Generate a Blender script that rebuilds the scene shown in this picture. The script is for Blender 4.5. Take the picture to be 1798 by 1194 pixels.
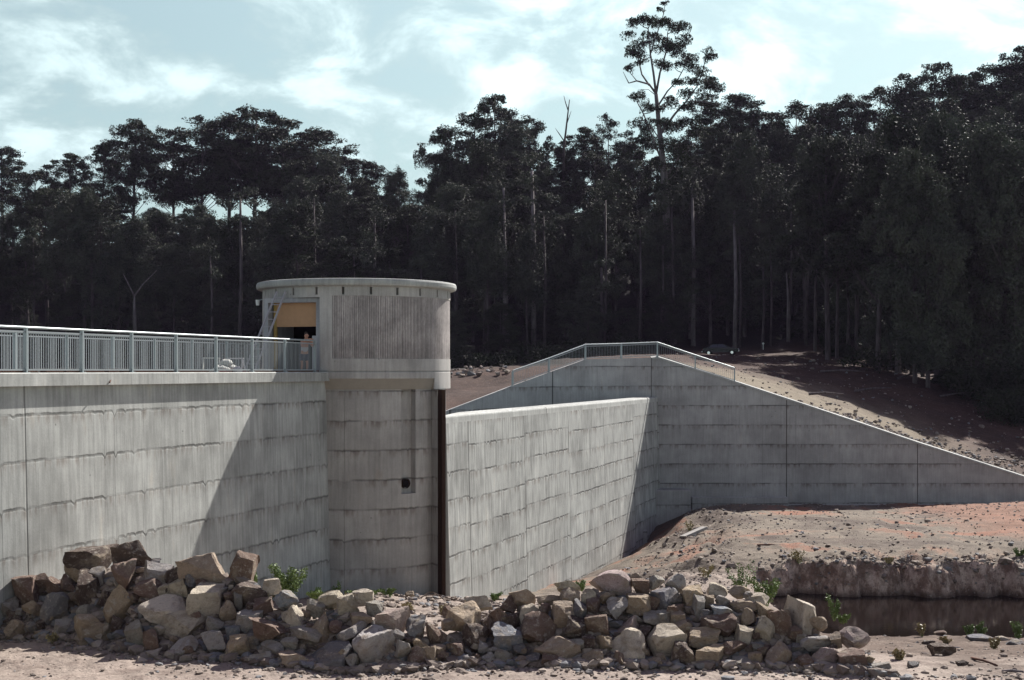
import bpy, math, random
import numpy as np
from mathutils import Vector, Matrix
R_ = math.radians
for o in list(bpy.data.objects): bpy.data.objects.remove(o)
SC = bpy.context.scene
# ------------------------------------------------------------------ camera
F = 2497.0; CX = 899.0; YH = 650.0; EYE = 10.0
cam = bpy.data.cameras.new('camera'); co = bpy.data.objects.new('camera', cam); SC.collection.objects.link(co)
cam.lens = 50; cam.sensor_width = 36; cam.clip_end = 3000; cam.clip_start = 0.5
cam.shift_y = (YH-597)/1798
co.location = (0, 0, EYE); co.rotation_euler = (R_(90), 0, 0); SC.camera = co
# ------------------------------------------------------------------ light
KX, MZ = 0.62, 0.92                     # direction to the sun is (KX, 1, MZ)
SUN = Vector((KX, 1, MZ)).normalized()
sl = bpy.data.lights.new('sun', 'SUN'); so = bpy.data.objects.new('sun', sl); SC.collection.objects.link(so)
sl.energy = 5.0; sl.angle = R_(0.5); sl.color = (1.0, .965, .91)
so.rotation_euler = SUN.to_track_quat('Z', 'Y').to_euler(); so.location = (60, 90, 90)
W = bpy.data.worlds.new('World'); SC.world = W; W.use_nodes = True
nt = W.node_tree; nt.nodes.clear()
def wn(t, **k):
    n = nt.nodes.new(t)
    for a, b in k.items(): setattr(n, a, b)
    return n
sky = wn('ShaderNodeTexSky', sky_type='NISHITA', sun_disc=False)
sky.sun_elevation = math.asin(SUN.z); sky.sun_rotation = math.atan2(SUN.x, SUN.y)
sky.altitude = 0; sky.air_density = 1.0; sky.dust_density = 1.0; sky.ozone_density = 1.5
tc = wn('ShaderNodeTexCoord'); sp = wn('ShaderNodeSeparateXYZ'); nt.links.new(tc.outputs['Generated'], sp.inputs[0])
def wm(op, a, b=None, clamp=False):
    n = wn('ShaderNodeMath', operation=op, use_clamp=clamp)
    for i, v in enumerate((a, b)):
        if v is None: continue
        if isinstance(v, (int, float)): n.inputs[i].default_value = v
        else: nt.links.new(v, n.inputs[i])
    return n.outputs[0]
zc = wm('ADD', wm('MAXIMUM', sp.outputs['Z'], 0.0), 0.34)
cx_ = wm('DIVIDE', sp.outputs['X'], zc); cy_ = wm('DIVIDE', sp.outputs['Y'], zc)
cb = wn('ShaderNodeCombineXYZ'); nt.links.new(cx_, cb.inputs[0]); nt.links.new(cy_, cb.inputs[1])
n1 = wn('ShaderNodeTexNoise'); n1.inputs['Scale'].default_value = 4.4; n1.inputs['Detail'].default_value = 9; n1.inputs['Roughness'].default_value = .60; n1.inputs['Distortion'].default_value = .35
mp = wn('ShaderNodeMapping'); mp.inputs['Location'].default_value = (3.3, 1.7, 0); mp.inputs['Scale'].default_value = (1.25, 1.15, 1)
nt.links.new(cb.outputs[0], mp.inputs[0]); nt.links.new(mp.outputs[0], n1.inputs['Vector'])
mr = wn('ShaderNodeMapRange'); mr.inputs[1].default_value = .43; mr.inputs[2].default_value = .60; mr.inputs[3].default_value = .60; mr.inputs[4].default_value = 1.0
nt.links.new(n1.outputs['Fac'], mr.inputs[0])
bg1 = wn('ShaderNodeBackground'); bg1.inputs[1].default_value = 0.05
bg2 = wn('ShaderNodeBackground'); bg2.inputs[0].default_value = (.77, .96, 1.0, 1)
def wsm(v, a, b, lo, hi):
    n = wn('ShaderNodeMapRange', interpolation_type='SMOOTHSTEP'); nt.links.new(v, n.inputs[0])
    for i, q in enumerate((a, b, lo, hi)): n.inputs[i+1].default_value = q
    return n.outputs[0]
sd_ = wn('ShaderNodeVectorMath', operation='DOT_PRODUCT'); nt.links.new(tc.outputs['Generated'], sd_.inputs[0]); sd_.inputs[1].default_value = tuple(SUN)
glow = wsm(sd_.outputs['Value'], .60, 1.0, 1.0, 1.5)          # clouds are brighter towards the sun
low = wsm(sp.outputs['Z'], .24, .55, .46, .135)                # and towards the horizon
core = wsm(n1.outputs['Fac'], .46, .68, .80, 1.28)             # thick parts of the cloud are whiter
nt.links.new(wm('MULTIPLY', wm('MULTIPLY', glow, low), core), bg2.inputs[1])
hs = wn('ShaderNodeMix', data_type='RGBA', blend_type='MULTIPLY'); hs.inputs[0].default_value = 1; nt.links.new(sky.outputs[0], hs.inputs[6]); hi = wsm(sp.outputs['Z'], .25, .55, 0.0, 1.0)
def hmix(a, b):
    n = wn('ShaderNodeMix', data_type='RGBA'); nt.links.new(hi, n.inputs[0]); n.inputs[6].default_value = a; n.inputs[7].default_value = b; return n.outputs[2]
nt.links.new(hmix((1.05, 1.25, 1.08, 1), (1.2, .88, 1.1, 1)), hs.inputs[7])
nt.links.new(hmix((.77, .97, 1.0, 1), (.94, .84, 1.06, 1)), bg2.inputs[0])
nt.links.new(hs.outputs[2], bg1.inputs[0])
mx = wn('ShaderNodeMixShader'); nt.links.new(wm('MULTIPLY', mr.outputs[0], wsm(sp.outputs['Z'], .3, .7, 1.0, .55)), mx.inputs[0]); nt.links.new(bg1.outputs[0], mx.inputs[1]); nt.links.new(bg2.outputs[0], mx.inputs[2])
wo = wn('ShaderNodeOutputWorld'); nt.links.new(mx.outputs[0], wo.inputs[0])
SC.view_settings.view_transform = 'Standard'; SC.view_settings.look = 'None'
SC.view_settings.exposure = 0.95; SC.view_settings.gamma = 1.0; SC.view_settings.use_curve_mapping = False

# ------------------------------------------------------------------ helpers
def P(px, py, d): return Vector(((px-CX)/F*d, d, EYE-(py-YH)/F*d))
def gx(px, d): return (px-CX)/F*d
def link(o, parent=None):
    SC.collection.objects.link(o)
    if parent: o.parent = parent
    return o
def tag(o, label=None, cat=None, group=None, kind=None):
    if label: o['label'] = label
    if cat: o['category'] = cat
    if group: o['group'] = group
    if kind: o['kind'] = kind
    return o
def empty(name, loc=(0, 0, 0), rz=0):
    o = bpy.data.objects.new(name, None); o.location = loc; o.rotation_euler = (0, 0, rz); o.empty_display_size = .3
    return link(o)
def copy_tree(o, parent=None):
    c = o.copy(); link(c, parent)
    for ch in list(o.children): copy_tree(ch, c)
    return c
class MB:
    def __init__(s): s.v = []; s.f = []; s.uvf = None; s.uv = {}
    def quadgrid(s, pts, uvs=None):      # pts[i][j]
        n, m = len(pts), len(pts[0]); b = len(s.v)
        for i in range(n):
            for j in range(m): s.v.append(tuple(pts[i][j]))
        for i in range(n-1):
            for j in range(m-1):
                k = len(s.f); s.f.append((b+i*m+j, b+(i+1)*m+j, b+(i+1)*m+j+1, b+i*m+j+1))
                if uvs: s.uv[k] = [uvs[i][j], uvs[i+1][j], uvs[i+1][j+1], uvs[i][j+1]]
    def poly(s, pts, uv=None):
        b = len(s.v); s.v += [tuple(p) for p in pts]; 
        if uv: s.uv[len(s.f)] = uv
        s.f.append(tuple(range(b, b+len(pts))))
    def box(s, c, e, M=None):            # centre, full extents, optional 3x3 / 4x4 applied to the local box before moving to c
        b = len(s.v)
        for dx in (-.5, .5):
            for dy in (-.5, .5):
                for dz in (-.5, .5):
                    p = Vector((dx*e[0], dy*e[1], dz*e[2]))
                    if M is not None: p = M @ p
                    s.v.append(tuple(p+Vector(c)))
        for q in ((0, 1, 3, 2), (4, 6, 7, 5), (0, 4, 5, 1), (2, 3, 7, 6), (0, 2, 6, 4), (1, 5, 7, 3)): s.f.append(tuple(b+i for i in q))
    def bar(s, a, b_, w, h=None, up=(0, 0, 1)):   # rectangular bar from a to b
        a = Vector(a); b_ = Vector(b_); h = h or w; t = (b_-a); L = t.length; t = t/L
        u = Vector(up)
        if abs(t.dot(u)) > .98: u = Vector((1, 0, 0))
        sd = t.cross(u).normalized(); u = sd.cross(t)
        M = Matrix((sd, t, u)).transposed()
        s.box((a+b_)/2, (w, L, h), M)
    def tube(s, pts, rad, n=8, cap=True):
        pts = [Vector(p) for p in pts]; rings = []
        if isinstance(rad, (int, float)): rad = [rad]*len(pts)
        ref = Vector((.31, .95, .05)).normalized()
        for i, p in enumerate(pts):
            t = (pts[min(i+1, len(pts)-1)]-pts[max(i-1, 0)]).normalized()
            r0 = ref if abs(t.dot(ref)) < .95 else Vector((1, 0, 0))
            x = t.cross(r0).normalized(); y = t.cross(x).normalized()
            b = len(s.v); rings.append(b)
            for k in range(n):
                a = 2*math.pi*k/n; s.v.append(tuple(p+(x*math.cos(a)+y*math.sin(a))*rad[i]))
        for i in range(len(rings)-1):
            for k in range(n): s.f.append((rings[i]+k, rings[i]+(k+1) % n, rings[i+1]+(k+1) % n, rings[i+1]+k))
        if cap:
            s.f.append(tuple(rings[0]+k for k in range(n-1, -1, -1))); s.f.append(tuple(rings[-1]+k for k in range(n)))
    def build(s, name, mat, parent=None, smooth=False, uvf=None, bevel=0):
        me = bpy.data.meshes.new(name); me.from_pydata(s.v, [], s.f); me.update()
        uvl = me.uv_layers.new(name='UVMap'); vs = me.vertices; data = np.zeros((len(me.loops), 2), dtype=np.float32)
        for p in me.polygons:
            cu = s.uv.get(p.index)
            if cu:
                for j, li in enumerate(p.loop_indices): data[li] = cu[j]
                continue
            n = p.normal
            for li in p.loop_indices:
                c = vs[me.loops[li].vertex_index].co
                if uvf: data[li] = uvf(c, n)
                elif abs(n.z) > .7: data[li] = (c.x, c.y)
                else:
                    h = math.hypot(n.x, n.y) or 1; data[li] = (-n.y/h*c.x+n.x/h*c.y, c.z)
        uvl.data.foreach_set('uv', data.ravel())
        if smooth: me.polygons.foreach_set('use_smooth', [True]*len(me.polygons))
        me.materials.append(mat)
        o = bpy.data.objects.new(name, me); link(o, parent)
        if bevel:
            b = o.modifiers.new('bevel', 'BEVEL'); b.width = bevel; b.segments = 2; b.limit_method = 'ANGLE'; b.angle_limit = R_(40)
        return o
# ---- noise on arrays
_rs = np.random.RandomState(7); _tab = _rs.rand(256, 256)
def vnoise(x, y):
    x = np.asarray(x, float); y = np.asarray(y, float)
    xi = np.floor(x).astype(int); yi = np.floor(y).astype(int); fx = x-xi; fy = y-yi
    fx = fx*fx*(3-2*fx); fy = fy*fy*(3-2*fy)
    g = lambda a, b: _tab[a & 255, b & 255]
    return (g(xi, yi)*(1-fx)+g(xi+1, yi)*fx)*(1-fy)+(g(xi, yi+1)*(1-fx)+g(xi+1, yi+1)*fx)*fy-.5
def fbm(x, y, oct=4, s=1.0):
    r = 0; a = 1
    for k in range(oct): r = r+a*vnoise(x*s+17.3*k, y*s-9.1*k); a *= .5; s *= 2.03
    return r

# ------------------------------------------------------------------ materials
class NT:
    def __init__(s, name):
        m = bpy.data.materials.new(name); m.use_nodes = True; s.m = m; s.t = m.node_tree; s.t.nodes.clear()
        s.out = s.t.nodes.new('ShaderNodeOutputMaterial'); s.b = s.t.nodes.new('ShaderNodeBsdfPrincipled'); s.t.links.new(s.b.outputs[0], s.out.inputs[0])
    def n(s, t, **k):
        x = s.t.nodes.new(t)
        for a, b in k.items(): setattr(x, a, b)
        return x
    def l(s, a, b): s.t.links.new(a, b)
    def m_(s, op, a, b=None, c=None, clamp=False):
        x = s.n('ShaderNodeMath', operation=op, use_clamp=clamp)
        for i, v in enumerate((a, b, c)):
            if v is None: continue
            if isinstance(v, (int, float)): x.inputs[i].default_value = v
            else: s.l(v, x.inputs[i])
        return x.outputs[0]
    def ss(s, v, a, b, lo=0, hi=1):
        x = s.n('ShaderNodeMapRange', interpolation_type='SMOOTHSTEP')
        s.l(v, x.inputs[0])
        for i, q in enumerate((a, b, lo, hi)): x.inputs[i+1].default_value = q
        return x.outputs[0]
    def noise(s, vec, scale, detail=4, rough=.55, dist=0, dims='3D'):
        x = s.n('ShaderNodeTexNoise', noise_dimensions=dims); x.inputs['Scale'].default_value = scale; x.inputs['Detail'].default_value = detail
        x.inputs['Roughness'].default_value = rough; x.inputs['Distortion'].default_value = dist
        if vec is not None: s.l(vec, x.inputs['Vector'])
        return x.outputs['Fac']
    def comb(s, a, b, c=0.0):
        x = s.n('ShaderNodeCombineXYZ')
        for i, v in enumerate((a, b, c)):
            if isinstance(v, (int, float)): x.inputs[i].default_value = v
            else: s.l(v, x.inputs[i])
        return x.outputs[0]
    def mix(s, f, a, b, mode='MIX'):
        x = s.n('ShaderNodeMix', data_type='RGBA', blend_type=mode)
        for i, v in ((0, f), (6, a), (7, b)):
            if isinstance(v, (int, float)): x.inputs[i].default_value = v
            elif isinstance(v, tuple): x.inputs[i].default_value = (*v, 1) if len(v) == 3 else v
            else: s.l(v, x.inputs[i])
        return x.outputs[2]
    def bump(s, h, st=.3, dist=.05):
        x = s.n('ShaderNodeBump'); x.inputs['Strength'].default_value = st; x.inputs['Distance'].default_value = dist
        s.l(h, x.inputs['Height']); s.l(x.outputs[0], s.b.inputs['Normal'])
    def fin(s, col, rough=.9, spec=.3, metal=0):
        if isinstance(col, tuple): s.b.inputs['Base Color'].default_value = (*col, 1)
        else: s.l(col, s.b.inputs['Base Color'])
        if isinstance(rough, (int, float)): s.b.inputs['Roughness'].default_value = rough
        else: s.l(rough, s.b.inputs['Roughness'])
        s.b.inputs['Specular IOR Level'].default_value = spec; s.b.inputs['Metallic'].default_value = metal
        return s.m

def concrete(name, base, Lu=.55, Lv=1.3, v0=0.0, block=0, boff=.15, sag=.10, line=.6, seam=.3, streak=.35, jn=9.0, jw=.05, panels=.10, u0=0.0, vertrough=1.0):
    s = NT(name); uv = s.n('ShaderNodeUVMap'); sp = s.n('ShaderNodeSeparateXYZ'); s.l(uv.outputs[0], sp.inputs[0])
    u, v = sp.outputs[0], sp.outputs[1]
    if u0: u = s.m_('SUBTRACT', u, u0)
    uw = s.m_('ADD', u, s.m_('MULTIPLY', s.m_('SUBTRACT', s.noise(s.comb(0.0, v), .9, 2), .5), .05))
    iu = s.m_('FLOOR', s.m_('DIVIDE', uw, Lu)); fu = s.m_('FRACT', s.m_('DIVIDE', uw, Lu))
    du = s.m_('MULTIPLY', s.m_('MINIMUM', fu, s.m_('SUBTRACT', 1.0, fu)), Lu)
    wnn = s.n('ShaderNodeTexWhiteNoise', noise_dimensions='1D'); s.l(s.m_('ROUND', s.m_('DIVIDE', uw, Lu)), wnn.inputs['W'])
    rnd = wnn.outputs['Value']
    # lift line with sags where grout ran down at the panel seams
    n_u = s.noise(s.comb(u, 0.0, 3.0), .55, 3); n_u2 = s.noise(s.comb(u, s.m_('FLOOR', s.m_('DIVIDE', v, Lv)), 7.0), 2.5, 3)
    peak = s.m_('POWER', s.ss(du, 0.0, Lu*.36, 1, 0), 1.6)
    amp = s.m_('MULTIPLY', s.m_('MULTIPLY', s.ss(n_u2, .42, .62), s.ss(s.noise(s.comb(s.m_('MULTIPLY', u, .28), s.m_('FLOOR', s.m_('DIVIDE', v, Lv)), 21.0), 1.0, 1), .42, .58, .12, 1.0)), sag)
    vv = s.m_('ADD', v, s.m_('MULTIPLY', peak, s.m_('MULTIPLY', amp, s.m_('ADD', rnd, .35))))
    vv = s.m_('ADD', vv, s.m_('MULTIPLY', s.m_('SUBTRACT', n_u2, .5), sag*.7))
    if block:
        wb = s.n('ShaderNodeTexWhiteNoise', noise_dimensions='1D'); s.l(s.m_('FLOOR', s.m_('DIVIDE', u, block)), wb.inputs['W'])
        vv = s.m_('ADD', vv, s.m_('MULTIPLY', s.m_('SUBTRACT', wb.outputs['Value'], .5), boff*2))
    q = s.m_('DIVIDE', s.m_('SUBTRACT', vv, v0), Lv); iv = s.m_('FLOOR', q); fv = s.m_('FRACT', q)
    dv = s.m_('MULTIPLY', s.m_('MINIMUM', fv, s.m_('SUBTRACT', 1.0, fv)), Lv)
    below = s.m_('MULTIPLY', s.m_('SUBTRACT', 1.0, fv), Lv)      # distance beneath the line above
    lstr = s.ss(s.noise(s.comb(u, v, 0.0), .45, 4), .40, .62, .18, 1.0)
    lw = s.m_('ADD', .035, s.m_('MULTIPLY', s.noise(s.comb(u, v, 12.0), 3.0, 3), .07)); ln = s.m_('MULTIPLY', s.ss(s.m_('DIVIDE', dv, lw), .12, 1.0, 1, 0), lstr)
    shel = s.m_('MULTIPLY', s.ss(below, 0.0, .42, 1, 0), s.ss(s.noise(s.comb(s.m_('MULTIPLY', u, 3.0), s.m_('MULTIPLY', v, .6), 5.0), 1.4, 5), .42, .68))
    sm = s.m_('MULTIPLY', s.ss(du, .004, .022, 1, 0), s.m_('MULTIPLY', rnd, s.ss(s.noise(s.comb(u, v, 2.0), .8, 2), .35, .6, .25, 1)))
    # construction joints
    if jn:
        fj = s.m_('FRACT', s.m_('DIVIDE', s.m_('ADD', u, .5*jn), jn)); dj = s.m_('MULTIPLY', s.m_('ABSOLUTE', s.m_('SUBTRACT', fj, .5)), jn)
        jl = s.ss(dj, jw*.45, jw, 1, 0)
    st = s.noise(s.comb(s.m_('MULTIPLY', u, 7.0*vertrough), s.m_('MULTIPLY', v, .45)), 1.0, 5, .6)
    st2 = s.noise(s.comb(s.m_('MULTIPLY', u, 1.6), s.m_('MULTIPLY', v, .5), 4.0), 1.0, 4, .6)
    big = s.noise(s.comb(u, v, 9.0), .5, 5, .6); fine = s.noise(s.comb(u, v, 1.0), 14, 4, .7)
    wp = s.n('ShaderNodeTexWhiteNoise', noise_dimensions='3D'); s.l(s.comb(s.m_('FLOOR', s.m_('DIVIDE', u, Lu*4)), iv, 0.0), wp.inputs['Vector'])
    k = s.m_('ADD', 1.0, s.m_('MULTIPLY', s.m_('SUBTRACT', st, .5), streak*3.0))
    k = s.m_('MULTIPLY', k, s.m_('ADD', 1.0, s.m_('MULTIPLY', s.m_('SUBTRACT', st2, .5), streak*1.8)))
    k = s.m_('MULTIPLY', k, s.m_('ADD', 1.0, s.m_('MULTIPLY', s.m_('SUBTRACT', big, .5), 1.1)))
    k = s.m_('MULTIPLY', k, s.m_('ADD', 1.0, s.m_('MULTIPLY', s.m_('SUBTRACT', fine, .5), .35)))
    k = s.m_('MULTIPLY', k, s.m_('ADD', 1.0, s.m_('MULTIPLY', s.m_('SUBTRACT', wp.outputs['Value'], .5), panels*2)))
    k = s.m_('MULTIPLY', k, s.m_('SUBTRACT', 1.0, s.m_('MULTIPLY', ln, line)))
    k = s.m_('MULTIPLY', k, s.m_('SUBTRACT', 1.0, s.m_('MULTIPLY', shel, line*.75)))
    k = s.m_('MULTIPLY', k, s.m_('SUBTRACT', 1.0, s.m_('MULTIPLY', sm, seam)))
    if jn: k = s.m_('MULTIPLY', k, s.m_('SUBTRACT', 1.0, s.m_('MULTIPLY', jl, .45 if jn > 20 else .75)))
    # bug holes
    vo = s.n('ShaderNodeTexVoronoi'); s.l(s.comb(u, v), vo.inputs['Vector']); vo.inputs['Scale'].default_value = 1.1
    hole = s.ss(vo.outputs['Distance'], .02, .045, 1, 0)
    k = s.m_('MULTIPLY', k, s.m_('SUBTRACT', 1.0, s.m_('MULTIPLY', hole, .5)))
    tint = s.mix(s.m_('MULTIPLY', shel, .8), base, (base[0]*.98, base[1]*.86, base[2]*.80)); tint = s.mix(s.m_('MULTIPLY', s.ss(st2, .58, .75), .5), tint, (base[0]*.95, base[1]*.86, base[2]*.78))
    col = s.mix(1.0, tint, s.comb(k, k, k), 'MULTIPLY')
    h = s.m_('SUBTRACT', s.m_('MULTIPLY', fine, .25), s.m_('ADD', ln, s.m_('MULTIPLY', sm, .5)))
    if jn: h = s.m_('SUBTRACT', h, jl)
    s.bump(h, .5, .03)
    return s.fin(col, .88, .25)

CON = (.325, .330, .312)
M = {}
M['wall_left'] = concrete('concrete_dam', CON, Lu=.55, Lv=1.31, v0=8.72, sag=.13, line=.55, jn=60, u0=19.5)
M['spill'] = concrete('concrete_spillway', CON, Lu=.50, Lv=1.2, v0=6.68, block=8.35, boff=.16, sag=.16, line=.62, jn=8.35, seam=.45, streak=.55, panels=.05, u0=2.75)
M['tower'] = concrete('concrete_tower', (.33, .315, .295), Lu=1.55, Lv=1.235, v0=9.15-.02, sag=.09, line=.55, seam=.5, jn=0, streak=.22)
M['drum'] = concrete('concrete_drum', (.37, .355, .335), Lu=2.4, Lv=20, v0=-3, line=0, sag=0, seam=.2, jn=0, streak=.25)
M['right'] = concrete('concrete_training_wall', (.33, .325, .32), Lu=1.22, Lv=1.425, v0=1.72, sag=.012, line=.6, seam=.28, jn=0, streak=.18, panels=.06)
M['coping'] = concrete('concrete_coping', (.355, .36, .34), Lu=2.8, Lv=30, v0=-9, line=0, sag=0, seam=.5, jn=0, streak=.3)
def simple(name, col, rough=.8, spec=.3, metal=0, var=.25, scale=8, bump=0):
    s = NT(name); tc = s.n('ShaderNodeTexCoord'); f = s.noise(tc.outputs['Object'], scale, 5, .6)
    c = s.mix(f, tuple(x*(1-var) for x in col), tuple(min(1, x*(1+var)) for x in col))
    if bump: s.bump(f, bump, .02)
    return s.fin(c, rough, spec, metal)
M['galv'] = simple('galvanised_steel', (.30, .34, .345), .5, .5, .35, .12, 20)
M['galv2'] = simple('galvanised_bars', (.27, .29, .30), .5, .5, .3, .15, 20)
M['rust'] = simple('rusted_steel', (.06, .035, .025), .8, .3, .1, .4, 12)
M['wood'] = simple('weathered_timber', (.10, .05, .035), .85, .2, 0, .4, 6)
M['wood_y'] = simple('formwork_timber', (.36, .24, .08), .8, .2, 0, .2, 9)
M['ply'] = simple('plywood', (.46, .27, .15), .75, .25, 0, .14, 5)
M['dark'] = simple('interior_shade_black', (.012, .010, .010), .95, .1)  # near-black colour carries the darkness inside the doorway and the pipe
M['alu'] = simple('grey_aluminium', (.40, .38, .40), .5, .5, .3, .1)
M['white'] = simple('white_paint', (.75, .75, .72), .6, .3, 0, .05)
M['sack'] = simple('pale_cloth', (.45, .45, .42), .9, .1, 0, .15, 10, .4)
M['redtar'] = simple('red_cloth', (.25, .09, .08), .9, .1)
M['skin'] = simple('skin', (.42, .22, .15), .6, .3, 0, .06)
M['hair'] = simple('dark_hair', (.03, .02, .015), .7, .3)
M['vest'] = simple('grey_cotton', (.42, .42, .44), .9, .1)
M['shorts'] = simple('dark_cotton', (.05, .05, .08), .9, .1)
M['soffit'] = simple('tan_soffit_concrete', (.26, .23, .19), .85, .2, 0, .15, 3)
M['frame_con'] = concrete('concrete_portal', (.36, .36, .37), Lu=3, Lv=30, v0=-9, line=0, sag=0, seam=.2, jn=0, streak=.25)

def ribbed():
    s = NT('ribbed_concrete'); uv = s.n('ShaderNodeUVMap'); sp = s.n('ShaderNodeSeparateXYZ'); s.l(uv.outputs[0], sp.inputs[0]); u, v = sp.outputs[0], sp.outputs[1]
    pn = s.n('ShaderNodeTexWhiteNoise', noise_dimensions='1D'); s.l(s.m_('FLOOR', s.m_('DIVIDE', u, .92)), pn.inputs['W'])
    rb = s.n('ShaderNodeTexWhiteNoise', noise_dimensions='1D'); s.l(s.m_('FLOOR', s.m_('DIVIDE', u, .077)), rb.inputs['W'])
    f = s.noise(s.comb(u, v), 1.1, 5, .6); g = s.noise(s.comb(s.m_('MULTIPLY', u, 9.0), s.m_('MULTIPLY', v, .6)), 1, 4)
    gr = s.m_('FRACT', s.m_('DIVIDE', u, .077)); groove = s.ss(s.m_('ABSOLUTE', s.m_('SUBTRACT', gr, .5)), .30, .46)
    bl = s.noise(s.comb(s.m_('MULTIPLY', u, 14.0), s.m_('MULTIPLY', v, 5.0)), 1, 4, .7); k = s.m_('MULTIPLY', s.m_('ADD', .45, s.m_('MULTIPLY', f, 1.1)), s.m_('ADD', .6, s.m_('MULTIPLY', g, .8))); k = s.m_('MULTIPLY', k, s.m_('ADD', .5, bl))
    k = s.m_('MULTIPLY', k, s.m_('ADD', .93, s.m_('MULTIPLY', pn.outputs['Value'], .12)))
    k = s.m_('MULTIPLY', k, s.m_('ADD', .90, s.m_('MULTIPLY', rb.outputs['Value'], .2)))
    k = s.m_('MULTIPLY', k, s.m_('SUBTRACT', 1.0, s.m_('MULTIPLY', groove, .20)))
    low = s.m_('MULTIPLY', s.ss(v, 10.9, 11.25, 1, 0), s.ss(s.noise(s.comb(u, 0.0), 1.3, 3), .35, .6)); k = s.m_('MULTIPLY', k, s.m_('SUBTRACT', 1.0, s.m_('MULTIPLY', low, .16)))
    c = s.mix(1.0, (.36, .33, .315), s.comb(k, k, k), 'MULTIPLY'); s.bump(s.m_('ADD', f, g), .3, .02)
    return s.fin(c, .9, .2)
M['ribbed'] = ribbed()

def ground_mat(name, c1, c2, c3, extra=None, pebble=1.0):
    s = NT(name); tc = s.n('ShaderNodeTexCoord'); P_ = tc.outputs['Object']
    a = s.noise(P_, .18, 6, .6); b = s.noise(P_, 1.6, 6, .65, .3); g = s.noise(P_, 11, 4, .7)
    c = s.mix(s.ss(a, .38, .62), c1, c2); c = s.mix(s.ss(b, .45, .7), c, c3)
    if extra: c = extra(s, P_, c)
    vo = s.n('ShaderNodeTexVoronoi'); s.l(P_, vo.inputs['Vector']); vo.inputs['Scale'].default_value = 9
    vr = s.n('ShaderNodeSeparateColor'); s.l(vo.outputs['Color'], vr.inputs[0])
    pm = s.m_('MULTIPLY', s.ss(vo.outputs['Distance'], .22, .34, 1, 0), s.ss(vr.outputs[0], .62, .72))
    peb = s.mix(vr.outputs[1], (.38, .33, .28), (.10, .07, .06)); c = s.mix(s.m_('MULTIPLY', pm, .75*pebble), c, peb)
    b2 = s.noise(P_, .7, 7, .7, .6); k = s.m_('MULTIPLY', s.m_('ADD', .35, s.m_('MULTIPLY', g, 1.3)), s.m_('ADD', .4, s.m_('MULTIPLY', b2, 1.2))); c = s.mix(1.0, c, s.comb(k, k, k), 'MULTIPLY')
    h = s.m_('ADD', s.m_('MULTIPLY', b, 1.2), s.m_('ADD', s.m_('MULTIPLY', g, .35), s.m_('MULTIPLY', pm, .3)))
    s.bump(h, .9, .09)
    return s.fin(c, .95, .15)
def near_extra(s, P_, c):
    sp = s.n('ShaderNodeSeparateXYZ'); s.l(P_, sp.inputs[0]); x, y, z = sp.outputs
    far = s.ss(y, 64, 68)
    n = s.noise(s.comb(s.m_('MULTIPLY', x, .7), s.m_('MULTIPLY', y, .45)), .35, 5, .6, .6)
    pl = s.mix(s.ss(n, .35, .55), (.085, .064, .052), (.165, .138, .108))
    orange = s.m_('MULTIPLY', s.ss(n, .50, .60), s.ss(s.noise(P_, .12, 3), .40, .58))
    rr = s.ss(s.m_('ADD', x, s.m_('MULTIPLY', s.m_('SUBTRACT', n, .5), 8)), 25, 29)
    orange = s.m_('MAXIMUM', orange, s.m_('MULTIPLY', rr, .75))
    pl = s.mix(s.m_('MULTIPLY', orange, .8), pl, (.24, .105, .065))
    c = s.mix(far, c, pl)
    # dark wet foot of the bank and the cut face
    geo = s.n('ShaderNodeNewGeometry'); sg = s.n('ShaderNodeSeparateXYZ'); s.l(geo.outputs['True Normal'], sg.inputs[0])
    steep = s.m_('MULTIPLY', s.ss(sg.outputs[2], .45, .75, 1, 0), s.ss(y, 60, 64))
    cut = s.mix(s.ss(s.noise(s.comb(s.m_('MULTIPLY', x, 2.2), z, y), .9, 5, .7), .42, .62), (.20, .13, .10), (.50, .38, .31))
    c = s.mix(steep, c, cut)
    wet = s.m_('MULTIPLY', s.ss(z, -.45, -.05, 1, 0), s.ss(x, 8, 12)); c = s.mix(s.m_('MULTIPLY', wet, .7), c, (.03, .02, .016))
    mud = s.m_('MULTIPLY', s.m_('MULTIPLY', s.ss(x, 9, 13), s.ss(y, 60, 56, 0, 1)), s.ss(s.noise(s.comb(s.m_('MULTIPLY', x, .5), s.m_('MULTIPLY', y, 1.2)), .8, 5, .6), .38, .55))
    c = s.mix(s.m_('MULTIPLY', s.m_('MULTIPLY', s.m_('MULTIPLY', s.ss(x, 9, 13), s.ss(y, 34, 40)), s.ss(y, 60, 63, 1, 0)), .85), c, (.115, .083, .064)); c = s.mix(s.m_('MULTIPLY', mud, .75), c, (.075, .05, .038))
    return c
M['near'] = ground_mat('gravelly_ground', (.30, .25, .212), (.26, .212, .18), (.18, .14, .118), near_extra)
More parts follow.
